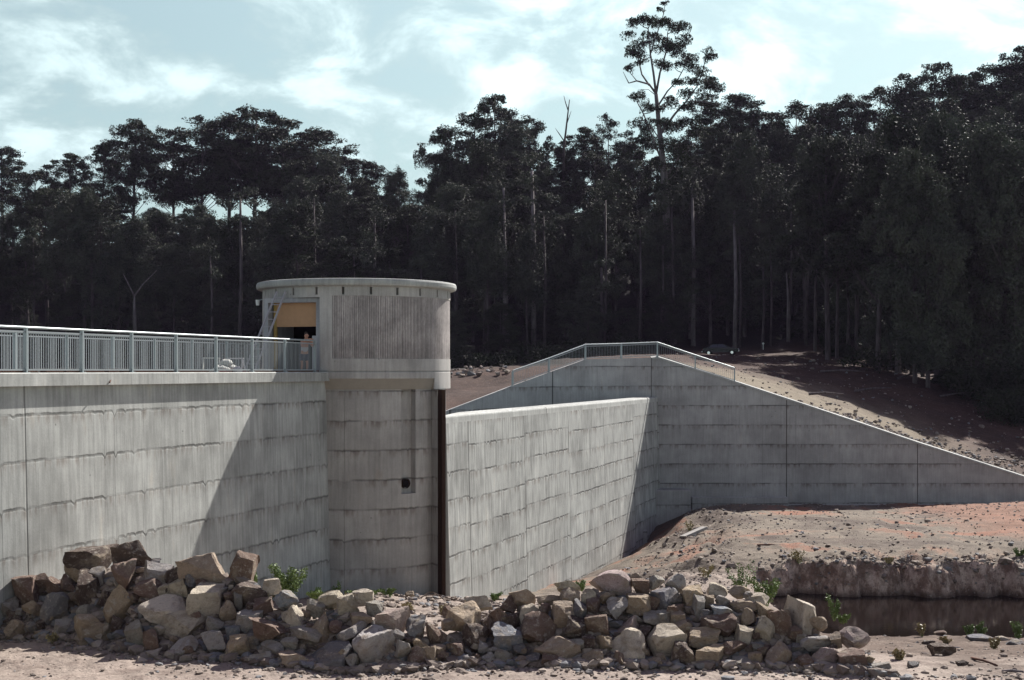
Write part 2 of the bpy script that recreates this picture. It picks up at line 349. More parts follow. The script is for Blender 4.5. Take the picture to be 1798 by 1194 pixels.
def far_extra(s, P_, c):
    sp = s.n('ShaderNodeSeparateXYZ'); s.l(P_, sp.inputs[0]); x, y, z = sp.outputs
    pale = s.noise(s.comb(s.m_('MULTIPLY', x, .5), s.m_('MULTIPLY', y, .25)), .5, 5, .6)
    # pale straw-coloured verge just behind the sloping wall, red earth beyond
    lane = s.m_('SUBTRACT', y, s.m_('ADD', 122.0, s.m_('MULTIPLY', s.m_('SUBTRACT', pale, .5), 40.0)))
    c = s.mix(s.m_('MULTIPLY', s.ss(lane, -8, 22, 1, 0), s.m_('MULTIPLY', s.ss(x, 8, 11), s.ss(x, 30, 42, 1, 0))), c, (.17, .14, .10))
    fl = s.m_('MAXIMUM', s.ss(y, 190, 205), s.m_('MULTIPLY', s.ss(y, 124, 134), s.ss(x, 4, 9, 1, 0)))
    return s.mix(fl, c, (.010, .009, .007))  # near-black forest floor, the shade under the trees is put into its colour
M['far'] = ground_mat('red_earth', (.062, .034, .025), (.045, .027, .021), (.080, .050, .038), far_extra, .6)

def water_mat():
    s = NT('brown_water'); tc = s.n('ShaderNodeTexCoord'); mpn = s.n('ShaderNodeMapping'); mpn.inputs['Scale'].default_value = (1, 2.2, 1); s.l(tc.outputs['Object'], mpn.inputs[0])
    f = s.noise(mpn.outputs[0], 3.5, 3, .5); s.bump(f, .10, .02)
    return s.fin((.010, .007, .006), .07, .1)
M['water'] = water_mat()

def rock_mat():
    s = NT('quarry_rock'); oi = s.n('ShaderNodeObjectInfo'); tc = s.n('ShaderNodeTexCoord')
    vm = s.n('ShaderNodeVectorMath', operation='ADD'); s.l(tc.outputs['Object'], vm.inputs[0])
    wv = s.n('ShaderNodeTexWhiteNoise', noise_dimensions='1D'); s.l(oi.outputs['Random'], wv.inputs['W'])
    vs = s.n('ShaderNodeVectorMath', operation='SCALE'); s.l(wv.outputs['Color'], vs.inputs[0]); vs.inputs['Scale'].default_value = 40; s.l(vs.outputs[0], vm.inputs[1])
    p = vm.outputs[0]
    a = s.noise(p, 1.7, 6, .62, .4); b = s.noise(p, 6.5, 6, .7, .2); g = s.noise(p, 30, 4, .7)
    c = s.mix(s.m_('MULTIPLY', s.ss(a, .44, .60), .5), oi.outputs['Color'], (.22, .175, .14), 'MIX')
    c = s.mix(s.m_('MULTIPLY', s.ss(a, .55, .66), .55), c, (.33, .27, .19))
    c = s.mix(s.m_('MULTIPLY', s.ss(b, .52, .68), .6), c, (.50, .46, .39))
    c = s.mix(s.m_('MULTIPLY', s.ss(b, .46, .30), .55), c, (.06, .045, .04))
    k = s.m_('ADD', .6, s.m_('MULTIPLY', g, .8)); c = s.mix(1.0, c, s.comb(k, k, k), 'MULTIPLY')
    s.bump(s.m_('ADD', s.m_('MULTIPLY', b, 1.0), s.m_('MULTIPLY', g, .35)), .9, .12)
    return s.fin(c, .88, .25)
M['rock'] = rock_mat()
def rubble_mat():
    s = NT('rubble'); geo = s.n('ShaderNodeNewGeometry'); tc = s.n('ShaderNodeTexCoord')
    r = geo.outputs['Random Per Island']
    wv = s.n('ShaderNodeTexWhiteNoise', noise_dimensions='1D'); s.l(r, wv.inputs['W'])
    c = s.mix(wv.outputs['Value'], (.13, .10, .085), (.34, .29, .245)); c = s.mix(s.ss(r, .8, .85), c, (.19, .19, .195))
    g = s.noise(tc.outputs['Object'], 9, 4, .7); k = s.m_('ADD', .55, s.m_('MULTIPLY', g, .9)); c = s.mix(1.0, c, s.comb(k, k, k), 'MULTIPLY'); s.bump(g, .6, .05)
    return s.fin(c, .9, .2)
M['rubble'] = rubble_mat()
def leaf_mat(name, c1, c2, rough=.5):
    s = NT(name); geo = s.n('ShaderNodeNewGeometry'); oi = s.n('ShaderNodeObjectInfo')
    f = s.m_('ADD', s.m_('MULTIPLY', geo.outputs['Random Per Island'], .6), s.m_('MULTIPLY', oi.outputs['Random'], .4))
    tcn = s.n('ShaderNodeTexCoord'); cl = s.ss(s.noise(tcn.outputs['Object'], .33, 3, .6), .38, .62); f = s.m_('ADD', s.m_('MULTIPLY', f, .5), s.m_('MULTIPLY', cl, .6)); return s.fin(s.mix(f, c1, c2), rough, .12)
M['leaf'] = leaf_mat('eucalypt_leaves', (.014, .018, .013), (.056, .066, .038), .7)
M['leaf2'] = leaf_mat('grey_green_leaves', (.026, .032, .026), (.088, .098, .066), .7)
M['bush'] = leaf_mat('bright_weeds', (.08, .13, .04), (.20, .26, .09))
M['under'] = leaf_mat('undergrowth_leaves', (.014, .020, .011), (.028, .036, .018), .8)
def bark(name, c1, c2):
    s = NT(name); tc = s.n('ShaderNodeTexCoord'); mpn = s.n('ShaderNodeMapping'); mpn.inputs['Scale'].default_value = (3, 3, .4); s.l(tc.outputs['Object'], mpn.inputs[0])
    f = s.noise(mpn.outputs[0], 1.2, 5, .65); s.bump(f, .5, .05); return s.fin(s.mix(s.ss(f, .35, .65), c1, c2), .85, .2)
M['bark'] = bark('gum_bark', (.05, .04, .042), (.11, .09, .09))
M['bark_pale'] = bark('pale_gum_bark', (.10, .085, .088), (.21, .18, .18))

# ------------------------------------------------------------------ plan of the works
A = Vector((gx(0, 39.15), 39.15)); B = Vector((gx(565, 58.75), 58.75))
wd = (B-A).normalized(); wnv = Vector((wd.y, -wd.x))         # along the dam; outward (towards the right)
TC = Vector((gx(627, 63), 63.0)); TR = 4.13
S0 = Vector((gx(783, 61), 61.0)); S1 = Vector((gx(1155, 103.9), 103.9)); sd = (S1-S0).normalized(); sn = Vector((sd.y, -sd.x))
RW = 104.0
def v3(p, z): return Vector((p[0], p[1], z))

# ---- ground between camera and dam
PXC = [-1600, -600, 0, 130, 250, 350, 450, 600, 700, 800, 900, 1000, 1150, 1400, 1540, 2400]
YFR = [1100, 1105, 1115, 1130, 1150, 1160, 1166, 1178, 1180, 1172, 1167, 1178, 1176, 1182, 1192, 1192]
G0 = 2.85
def dfront(px): return (EYE-G0)*F/(np.interp(px, PXC, YFR)-YH)
PXT = [-1600, -300, -60, 0, 60, 120, 250, 430, 470, 560, 640, 690, 780, 850, 900, 1000, 1080, 1200, 1350, 1420, 1450, 1520, 1575, 2400]
YTP = [1090, 1060, 1035, 1028, 1015, 985, 975, 995, 1040, 1055, 1060, 1100, 1100, 1075, 1050, 1040, 1015, 1030, 1060, 1075, 1110, 1140, 1191, 1191]
MS = .75
def dsurf(px, py):       # ray through (px,py) against the front face of the rock pile
    df = dfront(px); return (EYE-G0+MS*df)/(MS+(py-YH)/F)
ctl = []   # (px, y, d) ground control points -> thin plate spline
def cp(px, y, d): ctl.append((gx(px, d), d, EYE-(y-YH)/F*d))
for px in (-1500, -700, 0, 450, 900, 1350, 1900, 2800):
    for d, z in ((2, 8.2), (12, 6.0), (22, 3.7), (28, 2.95), (34, G0)): ctl.append((gx(px, d), d, z))
for px in (-200, 200, 420, 520): ctl.append((gx(px, 46), 46, 1.7))
cp(330, 1080, 45); cp(570, 1045, 58); cp(690, 1046, 58); cp(780, 1050, 59.5); cp(760, 1075, 49); cp(850, 1080, 47); cp(640, 1068, 50)
cp(850, 1052, 64); cp(950, 1035, 72); cp(1040, 1008, 82); cp(1085, 993, 91); cp(1118, 965, 98); cp(1140, 930, 102); cp(1150, 922, 104.5)
cp(1000, 1060, 58); cp(1080, 1035, 64); cp(1140, 985, 76); cp(1175, 945, 85); cp(1215, 905, 95); cp(1235, 893, 101)
cp(1180, 1030, 62); cp(1250, 985, 68); cp(1330, 990, 67); cp(1500, 988, 66.5); cp(1700, 990, 66.5); cp(1900, 990, 66.5); cp(2600, 990, 66)
cp(1290, 940, 78); cp(1450, 935, 80); cp(1700, 930, 80); cp(1900, 920, 80); cp(2700, 915, 84)
cp(1300, 900, 96); cp(1500, 898, 97); cp(1650, 902, 93); cp(1750, 893, 92); cp(1900, 880, 94); cp(1380, 886, 104); cp(1600, 886, 104); cp(1800, 884, 104); cp(2600, 870, 104)
ctl.append((gx(-400, 60), 60, 1)); ctl.append((gx(-1500, 60), 60, 1)); 
for px in (1200, 1300): cp(px, 1075, 54)
for px in (1420, 1600, 1800, 2000, 2700): cp(px, 1112, 55); cp(px, 1145, 44)
def tps_fit(pts, lam=0.0):
    p = np.array(pts); X = p[:, :2]; z = p[:, 2]; n = len(X)
    r2 = ((X[:, None]-X[None])**2).sum(-1); K = np.where(r2 > 0, .5*r2*np.log(r2+1e-12), 0)+lam*np.eye(n)
    Q = np.c_[np.ones(n), X]; Am = np.block([[K, Q], [Q.T, np.zeros((3, 3))]]); w = np.linalg.solve(Am, np.r_[z, 0, 0, 0])
    def f(x, y):
        x = np.asarray(x, float); sh = x.shape; q = np.c_[x.ravel(), np.asarray(y, float).ravel()]; out = np.zeros(len(q))
        for i0 in range(0, len(q), 20000):
            c = q[i0:i0+20000]; r2 = ((c[:, None]-X[None])**2).sum(-1); out[i0:i0+20000] = (.5*r2*np.log(r2+1e-12))@w[:n]+w[n]+c@w[n+1:]
        return out.reshape(sh)
    return f
near_f = tps_fit(ctl, .5)
WZ = -.45
def smooth(a, b, x): t = np.clip((x-a)/(b-a), 0, 1); return t*t*(3-2*t)
def near_z(x, y, base_only=False):
    x = np.asarray(x, float); y = np.asarray(y, float); px = CX+x/y*F
    z = near_f(x, y)
    # pond with a steep cut bank on its far side
    edge = 65.8+1.3*fbm(x*.25, x*.0+3, 3)+.9*fbm(x*1.1, x*0+9, 3)
    shore = np.interp(px, [1290, 1360, 1450, 1560, 1700, 1800, 2600], [66, 61.5, 59, 58.2, 57.5, 57, 57])+.8*fbm(x*.4, x*0+5, 3)
    rl = smooth(shore-3.5, shore+1.2, y); cut = 1-smooth(edge-.1, edge+.75, y+.35*fbm(x*1.3, z*0+y*1.3, 3))
    m = rl*cut*smooth(1300, 1400, px+18*fbm(y*.5, x*.3, 2))
    z = z*(1-m)+(-1.3)*m
    z = z+.14*fbm(x*.5, y*.5, 4)+.09*fbm(x*2.3, y*2.3, 3)+smooth(60, 66, y)*.16*fbm(x*.35+9, y*.35, 4)
    z = z+smooth(62, 65, y)*(1-smooth(68, 74, y))*(.30*fbm(x*1.5+4, y*1.5, 4)+.22*np.abs(fbm(x*3.1, y*2.2, 3)))*smooth(1300, 1400, px)
    slope = smooth(1080, 1150, px)*(1-smooth(1250, 1340, px))*smooth(58, 66, y)*(1-smooth(92, 98, y)); z = z+slope*.5*fbm(x*.8, y*.8, 4)
    if base_only: return z
    df = dfront(px); yt = np.interp(px, PXT, YTP); dc = (EYE-G0+MS*df)/(MS+(yt-YH)/F)
    mz = np.where(y < dc, G0-.42+MS*(y-df), G0-.42+MS*(dc-df)-.85*(y-dc))+.25*fbm(x*1.4, y*1.4, 3)
    mz = np.where((yt > 1185) | (dc-df < .4), -50, mz)
    return np.maximum(z, mz)
def dwall(px):            # distance at which the near ground stops (inside the concrete)
    px = np.asarray(px, float)
    l = 1/np.clip(1/39.15+(1/58.75-1/39.15)*px/565, 1/90, .2)
    s = 1/np.clip(1/61+(1/103.9-1/61)*(px-783)/372, 1/104.3, .2)
    r = np.where(px < 565, l+1.0, np.where(px < 783, 61.5, np.where(px < 1155, s+.5, 104.3)))
    return np.where(px > 2050, 135, r)
def fan(name, pxs, rows, zf, dfun, mat):
    PX, T = np.meshgrid(pxs, rows); D = dfun(PX, T); X = (PX-CX)/F*D; Z = zf(X, D); n, m = PX.shape
    me = bpy.data.meshes.new(name); v = np.stack([X, D, Z], -1).reshape(-1, 3)
    i = np.arange(n*m).reshape(n, m); f = np.stack([i[:-1, :-1], i[:-1, 1:], i[1:, 1:], i[1:, :-1]], -1).reshape(-1, 4)
    me.from_pydata(v.tolist(), [], f.tolist()); me.update(); me.polygons.foreach_set('use_smooth', [True]*len(me.polygons)); me.materials.append(mat)
    o = bpy.data.objects.new(name, me); link(o); tag(o, kind='structure'); return o
pxs = np.r_[np.arange(-1600, -60, 40), np.arange(-60, 1860, 6.0), np.arange(1860, 2900, 40)]
rowd = np.r_[np.linspace(1.5, 28, 30), np.arange(28.4, 63.5, .33), np.arange(63.6, 68, .12), np.arange(68.2, 104, .5), np.arange(105, 136, 2.0)]
def near_d(PX, T): return np.minimum(T, dwall(PX))
g = fan('ground', pxs, rowd, near_z, near_d, M['near'])
g['label'] = 'brown gravelly ground and bank below the dam'
# water
w = MB(); w.poly([(gx(1200, 56), 54, WZ), (gx(2900, 56), 54, WZ), (gx(2900, 67), 68, WZ), (gx(1250, 67), 68, WZ)])
o = w.build('water', M['water']); tag(o, 'dark still pond water under the cut bank', kind='structure')

# ---- hillside behind
fc = []
def fp(px, y, d): fc.append((gx(px, d), d, EYE-(y-YH)/F*d))
for px, y, d in [(1160, 634, 106), (1028, 636, 106), (1250, 665, 107), (1380, 708, 107), (1500, 745, 107), (1611, 783, 107), (1800, 842, 107), (2100, 880, 110), (2800, 880, 115),
                 (1200, 640, 125), (1300, 655, 130), (1450, 690, 130), (1620, 740, 130), (1800, 778, 130), (2200, 800, 135),
                 (1265, 621, 185), (1180, 624, 160), (1340, 628, 170), (1450, 640, 170), (1560, 655, 165), (1650, 672, 160), (1800, 720, 158), (2200, 720, 170),
                 (1360, 600, 203), (1500, 612, 195), (1650, 632, 190), (1798, 652, 190), (1000, 622, 200), (1150, 612, 200), (1250, 606, 203), (850, 654, 180), (850, 656, 150), (700, 656, 180), (950, 640, 175), (780, 657, 150), (1000, 628, 160), (2200, 640, 200),
                 (800, 655, 125), (850, 660, 122), (890, 672, 118), (810, 690, 112), (940, 668, 112), (760, 655, 125), (960, 640, 130), (700, 670, 120),
                 (0, 648, 180), (400, 648, 180), (600, 640, 180), (-600, 648, 180), (0, 668, 130), (400, 668, 130), (-600, 700, 90), (0, 700, 90), (400, 700, 95), (600, 720, 100), (-1500, 680, 120), (100, 800, 50), (500, 760, 70), (-1000, 800, 40), (850, 760, 80), (950, 740, 95)]: fp(px, y, d)
for px, y in ((-1500, 450), (-600, 440), (0, 440), (230, 440), (460, 450), (620, 440), (800, 435), (1000, 420), (1200, 410), (1400, 400), (1600, 370), (1800, 345), (2200, 330), (2900, 330)): fp(px, y, 285)
for px in (-1500, -500, 200, 800, 1400, 2000, 2900): fc.append((gx(px, 240), 240, {True: 26, False: 23}[px > 1100])); fc.append((gx(px, 420), 420, 30 if px < 1000 else 42)); fc.append((gx(px, 700), 700, 15))
far_f = tps_fit(fc, 2.0)
def far_z(x, y): return far_f(x, y)+.35*fbm(x*.12, y*.12, 4)+.22*fbm(x*.5, y*.5, 3)+.8*smooth(118, 112, y)*0
def dback(px):
    px = np.asarray(px, float)
    l = 1/np.clip(1/39.15+(1/58.75-1/39.15)*px/565, 1/90, .2)
    s = np.interp(px, [565, 640, 785, 900, 1028, 1150], [68, 70, 95, 99, 102, 104.6])
    return np.where(px < 565, np.minimum(l+8, 68), np.where(px < 1150, s, np.where(px > 2050, 134, 104.35)))
rows2 = np.r_[0, np.linspace(.01, .18, 50), np.linspace(.185, .45, 70), np.linspace(.46, 1, 50)]
hp = np.r_[np.arange(-1600, -60, 40), np.arange(-60, 1860, 8.0), np.arange(1860, 2900, 40)]
fan('hillside', hp, rows2, far_z, lambda PX, T: dback(PX)+T*(620-dback(PX)), M['far'])
SC.objects['hillside']['label'] = 'red earth bank and forested hill behind the dam'

# ------------------------------------------------------------------ left dam wall
BAT = .025
def wallpt(s_, off, z): p = A+wd*s_+wnv*off; return v3(p, z)
LW = (B-A).length
dam = empty('dam_wall', v3(A+wd*LW*.5, 0)); tag(dam, 'grey concrete dam wall with walkway coping left of the round tower', 'dam wall')
def rel(o, root):      # parent keeping world coordinates
    o.parent = root; o.matrix_parent_inverse = root.matrix_world.inverted() if False else Matrix.Translation(-Vector(root.location)) if root.rotation_euler.z == 0 else (Matrix.Translation(root.location) @ root.rotation_euler.to_matrix().to_4x4()).inverted(); return o
m = MB(); s0, s1 = -22, LW+.6; zs = [-2.5, 9.545]
m.quadgrid([[wallpt(s_, BAT*(9.9-z)-.02, z) for z in zs] for s_ in (s0, s1)], [[(LW-s_, z) for z in zs] for s_ in (s0, s1)])
m.poly([wallpt(s0, -.02, 9.545), wallpt(s1, -.02, 9.545), wallpt(s1, -3.4, 9.545), wallpt(s0, -3.4, 9.545)])
m.poly([wallpt(s0, -3.4, 9.545), wallpt(s1, -3.4, 9.545), wallpt(s1, -3.4, -2.5), wallpt(s0, -3.4, -2.5)])
m.poly([wallpt(s0, .29, -2.5), wallpt(s0, -.02, 9.545), wallpt(s0, -3.4, 9.545), wallpt(s0, -3.4, -2.5)])
rel(m.build('wall_face', M['wall_left']), dam)
m = MB(); c0 = wallpt(s0, 0, 0)
for a, b in ((.20, -.45), (-3.1, -3.6)):
    pr = [(b, 9.55), (a, 9.55), (a, 9.90), (a-.03, 9.93), (b, 9.93)]
    if a < 0: pr = [(b, 9.55), (a, 9.55), (a, 9.93), (b, 9.93)]
    seg = np.linspace(s0, LW+.40 if a > 0 else LW+1.0, 14)
    m.quadgrid([[wallpt(s_, q[0], q[1]) for q in pr+[pr[0]]] for s_ in seg])
    m.poly([wallpt(seg[-1], q[0], q[1]) for q in pr]); m.poly([wallpt(seg[0], q[0], q[1]) for q in reversed(pr)])
m.poly([wallpt(s0, -.45, 9.75), wallpt(LW+1, -.45, 9.75), wallpt(LW+1, -3.1, 9.75), wallpt(s0, -3.1, 9.75)])
rel(m.build('coping', M['coping']), dam)

# railings
def railing(name, label, pts, tops, group=None, cat='railing', post=(.10, .06), rail=.07, bar=.013, pitch=.112, low=.08, first=True, last=True, near=True):
    """pts: base points of the posts, tops: heights of the top rail there"""
    root = empty(name, pts[0]); tag(root, label, cat, group)
    hr = MB()
    for i in range(len(pts)-1): hr.tube([v3(pts[i], tops[i]), v3(pts[i+1], tops[i+1])], rail*.5, 10)
    rel(hr.build('handrail', M['galv'], smooth=False), root)
    for i in range(len(pts)):
        t = (Vector(pts[min(i+1, len(pts)-1)])-Vector(pts[max(i-1, 0)])); t.z = 0
        p = MB(); p.bar(pts[i], v3(pts[i], tops[i]-rail*.4), post[0], post[1], up=t.normalized()); 
        p.box(Vector(pts[i])+Vector((0, 0, .01)), (post[0]*1.8, post[0]*1.8, .02), Matrix.Rotation(math.atan2(t.y, t.x), 3, 'Z')); rel(p.build('post', M['galv']), root)
    for i in range(len(pts)-1):
        a, b = Vector(pts[i]), Vector(pts[i+1]); L = (b.to_2d()-a.to_2d()).length; n = max(2, int(L/pitch)); q = MB()
        ta, tb = tops[i]-.12, tops[i+1]-.12
        q.bar(v3(a, ta), v3(b, tb), .03, .045); q.bar(a+Vector((0, 0, low)), b+Vector((0, 0, low)), .03, .045)
        for k in range(1, n):
            f = k/n; c = a.lerp(b, f); q.bar(c+Vector((0, 0, low)), v3(c, ta+(tb-ta)*f), bar, bar*1.6, up=(b-a).normalized())
        rel(q.build('infill_panel', M['galv2']), root)
    return root
pd = [2.553*i for i in range(-6, 8)]
dst = 40.2
npts = []
for i in range(-5, 8):
    d = 40.2+2.553*i if i else 40.2
    if d > 58.4: d = 58.15
    s_ = (d-A.y)/wd.y
    if s_ > LW-.3: s_ = LW-.3
    npts.append(wallpt(s_, .02, 9.93))
railing('railing', 'galvanised walkway railing on the near edge of the dam, in front of the person', npts, [11.21]*len(npts), 'walkway railings on the dam')
fpts = [wallpt(s_, -3.33, 9.93) for s_ in np.arange(-19.3, LW+1.5, 2.71)]
railing('railing', 'galvanised walkway railing on the far edge of the dam, behind the trestles and sacks', fpts, [11.21]*len(fpts), 'walkway railings on the dam')

# ------------------------------------------------------------------ tower
tw = empty('intake_tower', v3(TC, 0)); tag(tw, 'round grey concrete intake tower with ribbed drum, flat cap and square doorway', 'tower')
# angle th: 0 = facing the camera, + to the right
TH0 = math.atan2(-TC.x, TC.y)
def cyl(th, r, z): th = th+TH0; return Vector((TC.x+r*math.sin(th), TC.y-r*math.cos(th), z))
def tgrid(mb, th0, th1, n, prof, us=1.0):
    ths = np.linspace(th0, th1, n+1); acc = [0]
    for i in range(1, len(prof)): acc.append(acc[-1]+math.dist(prof[i-1], prof[i]))
    mb.quadgrid([[cyl(t, r, z) for r, z in prof] for t in ths], [[(t*TR*us+30, prof[0][1]+(acc[j] if prof[-1][1] >= prof[0][1] else -acc[j])) for j in range(len(prof))] for t in ths])
D2 = R_
# cap slab
m = MB(); pr = [(.01, 13.50), (4.30, 13.50), (4.37, 13.53), (4.40, 13.60), (4.40, 13.72), (4.36, 13.79), (4.27, 13.81), (.01, 13.81)]
tgrid(m, -math.pi, math.pi, 128, pr); rel(m.build('cap_slab', M['coping'], smooth=False), tw)
# drum wall (upper smooth band with vent slots, backing, lower band) : pieces
drum = MB()
def slots(th): return False
r = TR; zt0, zt1 = 13.14, 13.45
half = .055/r; edges = []
ks = list(range(-11, 11)); prev = None
step = 2*math.pi/22.5
angs = [R_(8)+R_(16)*k for k in range(-11, 11)]
tgrid(drum, -math.pi, math.pi, 128, [(r, 13.45), (r, 13.50)])
for i, a in enumerate(angs):
    nxt = angs[i+1] if i < len(angs)-1 else angs[0]+2*math.pi
    tgrid(drum, a+half, nxt-half, 6, [(r, zt0), (r, zt1)])
    # slot reveals
    for e in (-half, half): drum.poly([cyl(a+e, r, zt0), cyl(a+e, r-.3, zt0), cyl(a+e, r-.3, zt1), cyl(a+e, r, zt1)])
    drum.poly([cyl(a-half, r-.3, zt0), cyl(a+half, r-.3, zt0), cyl(a+half, r-.3, zt1), cyl(a-half, r-.3, zt1)])
    drum.poly([cyl(a-half, r, zt0), cyl(a+half, r, zt0), cyl(a+half, r-.3, zt0), cyl(a-half, r-.3, zt0)])
PA0, PA1 = R_(-14.3), R_(215)
tgrid(drum, PA0, PA1, 110, [(r-.06, 13.09), (r, 13.09), (r, 13.14)])
tgrid(drum, PA0, PA1, 110, [(r, 10.44), (r, 10.48), (r-.06, 10.48)])
drum.poly([cyl(PA0, r, 10.48), cyl(PA0, r-.06, 10.48), cyl(PA0, r-.06, 13.09), cyl(PA0, r, 13.09)])
# plain wall left of the panel, leaving the doorway open (door between -62 and -18 degrees at the back of the portal)
tgrid(drum, R_(-22), PA0, 6, [(r, 9.98), (r, 13.14)])
tgrid(drum, R_(215-360), R_(-66), 60, [(r, 9.0), (r, 13.14)])
tgrid(drum, R_(-66), R_(-22), 24, [(r, 13.03), (r, 13.14)])
tgrid(drum, PA0, R_(215), 110, [(r, 9.98), (r, 10.44)])
tgrid(drum, R_(-22), R_(215), 120, [(r-.05, 9.94), (r-.05, 9.99), (r, 9.98)])
rel(drum.build('drum_wall', M['drum']), tw)
rb = MB(); pit = .077/(r); n = int((PA1-PA0)/pit); th = []; prf = []
for i in range(n):
    a = PA0+i*pit
    for f, dr in ((0, -.060), (.14, -.060), (.24, -.022), (.86, -.022), (.96, -.060)): th.append(a+f*pit); prf.append(dr)
zz = [10.48, 11.35, 12.2, 13.09]
rb.quadgrid([[cyl(t, r+q, z) for z in zz] for t, q in zip(th, prf)], [[((t-PA0)*TR, z) for z in zz] for t in th])
rel(rb.build('ribbed_panel', M['ribbed']), tw)
# ring beam
m = MB(); T1 = R_(53)
tgrid(m, T1, R_(200), 60, [(3.6, 9.17), (r-.03, 9.17), (r, 9.20), (r, 9.91), (r-.03, 9.94), (r-.06, 9.94)])
tgrid(m, R_(-25), T1, 60, [(r-.05, 9.64), (r-.02, 9.64), (r, 9.66), (r, 9.91), (r-.03, 9.94), (r-.06, 9.94)])
m.poly([cyl(T1, r, 9.2), cyl(T1, 3.7, 9.17), cyl(T1, r-.05, 9.64), cyl(T1, r, 9.64)])
rel(m.build('ring_beam', M['drum']), tw)
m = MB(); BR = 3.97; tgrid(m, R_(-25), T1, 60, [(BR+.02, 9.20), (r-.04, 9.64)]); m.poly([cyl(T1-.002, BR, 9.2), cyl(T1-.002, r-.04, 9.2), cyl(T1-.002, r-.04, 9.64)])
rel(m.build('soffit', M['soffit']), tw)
# shaft with niche
m = MB(); N0, N1 = R_(27.8), R_(38.3); nz = 4.80
tgrid(m, R_(-40), N0, 60, [(BR, -2), (BR, 9.20)]); tgrid(m, N0, N1, 10, [(BR, -2), (BR, nz)]); tgrid(m, N1, R_(53.5), 14, [(BR, -2), (BR, 9.20)])
tgrid(m, N0, N1, 10, [(BR-.28, nz), (BR-.28, 9.2)]); tgrid(m, N0, N1, 10, [(BR-.28, nz), (BR, nz)])
for a in (N0, N1): m.poly([cyl(a, BR, nz), cyl(a, BR-.28, nz), cyl(a, BR-.28, 9.2), cyl(a, BR, 9.2)])
# pier to the right of the shaft: flat face, guide slot, back
e1 = cyl(R_(53.5), BR, 0); e2 = Vector((gx(768.5, 60.5), 60.5, 0)); e3 = Vector((gx(768.7, 61.05), 61.05, 0)); e4 = Vector((gx(776, 61.0), 61.0, 0)); e5 = Vector((gx(776, 60.62), 60.62, 0)); e6 = Vector((gx(782.6, 60.5), 60.5, 0)); e7 = Vector((gx(782.8, 66), 66, 0))
m.quadgrid([[v3(e, -2), v3(e, 9.17)] for e in (e1, e2, e3)], [[(q+50, -2), (q+50, 9.17)] for q in (0, .9, 2)])
m.quadgrid([[v3(e, -2), v3(e, 9.17)] for e in (e6, e7)])
# rear half of the shaft closing the volume
tgrid(m, R_(110), R_(320), 40, [(BR, -2), (BR, 9.20)]); m.quadgrid([[v3(e, -2), v3(e, 9.17)] for e in (e7, cyl(R_(110), BR, 0))])
rel(m.build('shaft', M['tower']), tw)
m = MB()
m.quadgrid([[v3(e, -2), v3(e, 9.165)] for e in (e3, e4, e5, e6)]); rel(m.build('steel_gate_guide', M['rust']), tw)
pc = cyl(R_(32.8), BR-.26, 5.22); dirv = (cyl(R_(32.8), 1, 0)-v3(TC, 0)).normalized()
m = MB(); m.tube([pc-dirv*.3, pc+dirv*.10], .21, 24, cap=False); m.tube([pc+dirv*.10, pc-dirv*.25], .17, 24, cap=False)
for k in range(24):
    a0, a1 = 2*math.pi*k/24, 2*math.pi*(k+1)/24
ob = m.build('outlet_pipe', M['rust']); rel(ob, tw)
m = MB(); m.tube([pc+dirv*.02, pc+dirv*.03], .17, 24); rel(m.build('pipe_shade_disc', M['dark']), tw)  # near-black disc put in for the shade inside the pipe

# door portal: 2.5 m wide, square to the walkway
pA = B+wd*(.42)+wnv*(-.26)      # near corner
def pt(u, v, z): p = pA-wnv*u+wd*v; return v3(p, z)      # u: across (leftwards) v: into tower
portal = MB(); PW, PH0, PH1 = 2.62, 9.5, 13.05
def pbox(mb, u0, u1, v0, v1, z0, z1):
    b = len(mb.v)
    for u in (u0, u1):
        for v in (v0, v1):
            for z in (z0, z1): mb.v.append(tuple(pt(u, v, z)))
    for q in ((0, 1, 3, 2), (4, 6, 7, 5), (0, 4, 5, 1), (2, 3, 7, 6), (0, 2, 6, 4), (1, 5, 7, 3)): mb.f.append(tuple(b+i for i in q))
pbox(portal, -.01, .20, 0, .45, 9.50, 13.02); pbox(portal, PW-.20, PW, 0, 2.4, 9.50, 13.02); pbox(portal, .20, PW-.20, 0, 2.0, 12.84, 13.02)
rel(portal.build('door_portal', M['frame_con']), tw)
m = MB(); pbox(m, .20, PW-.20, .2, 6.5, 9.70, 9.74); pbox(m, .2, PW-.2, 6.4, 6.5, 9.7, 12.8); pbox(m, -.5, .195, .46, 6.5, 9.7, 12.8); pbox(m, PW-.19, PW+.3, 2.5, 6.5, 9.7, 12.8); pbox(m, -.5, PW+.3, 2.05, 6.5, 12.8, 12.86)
rel(m.build('interior_shade_lining', M['dark']), tw)  # the doorway's inner shade is painted into these lining sheets
m = MB(); pbox(m, .205, PW-.42, .35, .39, 11.83, 12.84); rel(m.build('plywood_hoarding', M['ply'], bevel=.005), tw)
m = MB(); pbox(m, PW-.42, PW-.29, .34, .46, 9.75, 12.84); pbox(m, .205, .33, .42, .52, 9.75, 11.83); rel(m.build('timber_door_frame', M['wood_y']), tw)
m = MB(); pbox(m, .40, .62, .5, .56, 9.75, 11.45); rel(m.build('door_leaf', M['alu']), tw)
# bulkhead lamp on the far left of the drum
la = cyl(R_(-84), 4.28, 12.95)
lamp = empty('wall_lamp', la); tag(lamp, 'small white bulkhead lamp on the left edge of the tower drum', 'lamp')
m = MB(); m.tube([la+Vector((-.06, 0, -.12)), la+Vector((-.06, 0, .12))], [.07, .09], 12); rel(m.build('lamp_shade', M['white']), lamp)
m = MB(); m.bar(la+Vector((-.02, 0, .10)), la+Vector((.15, 0, .14)), .03); rel(m.build('bracket', M['galv']), lamp)

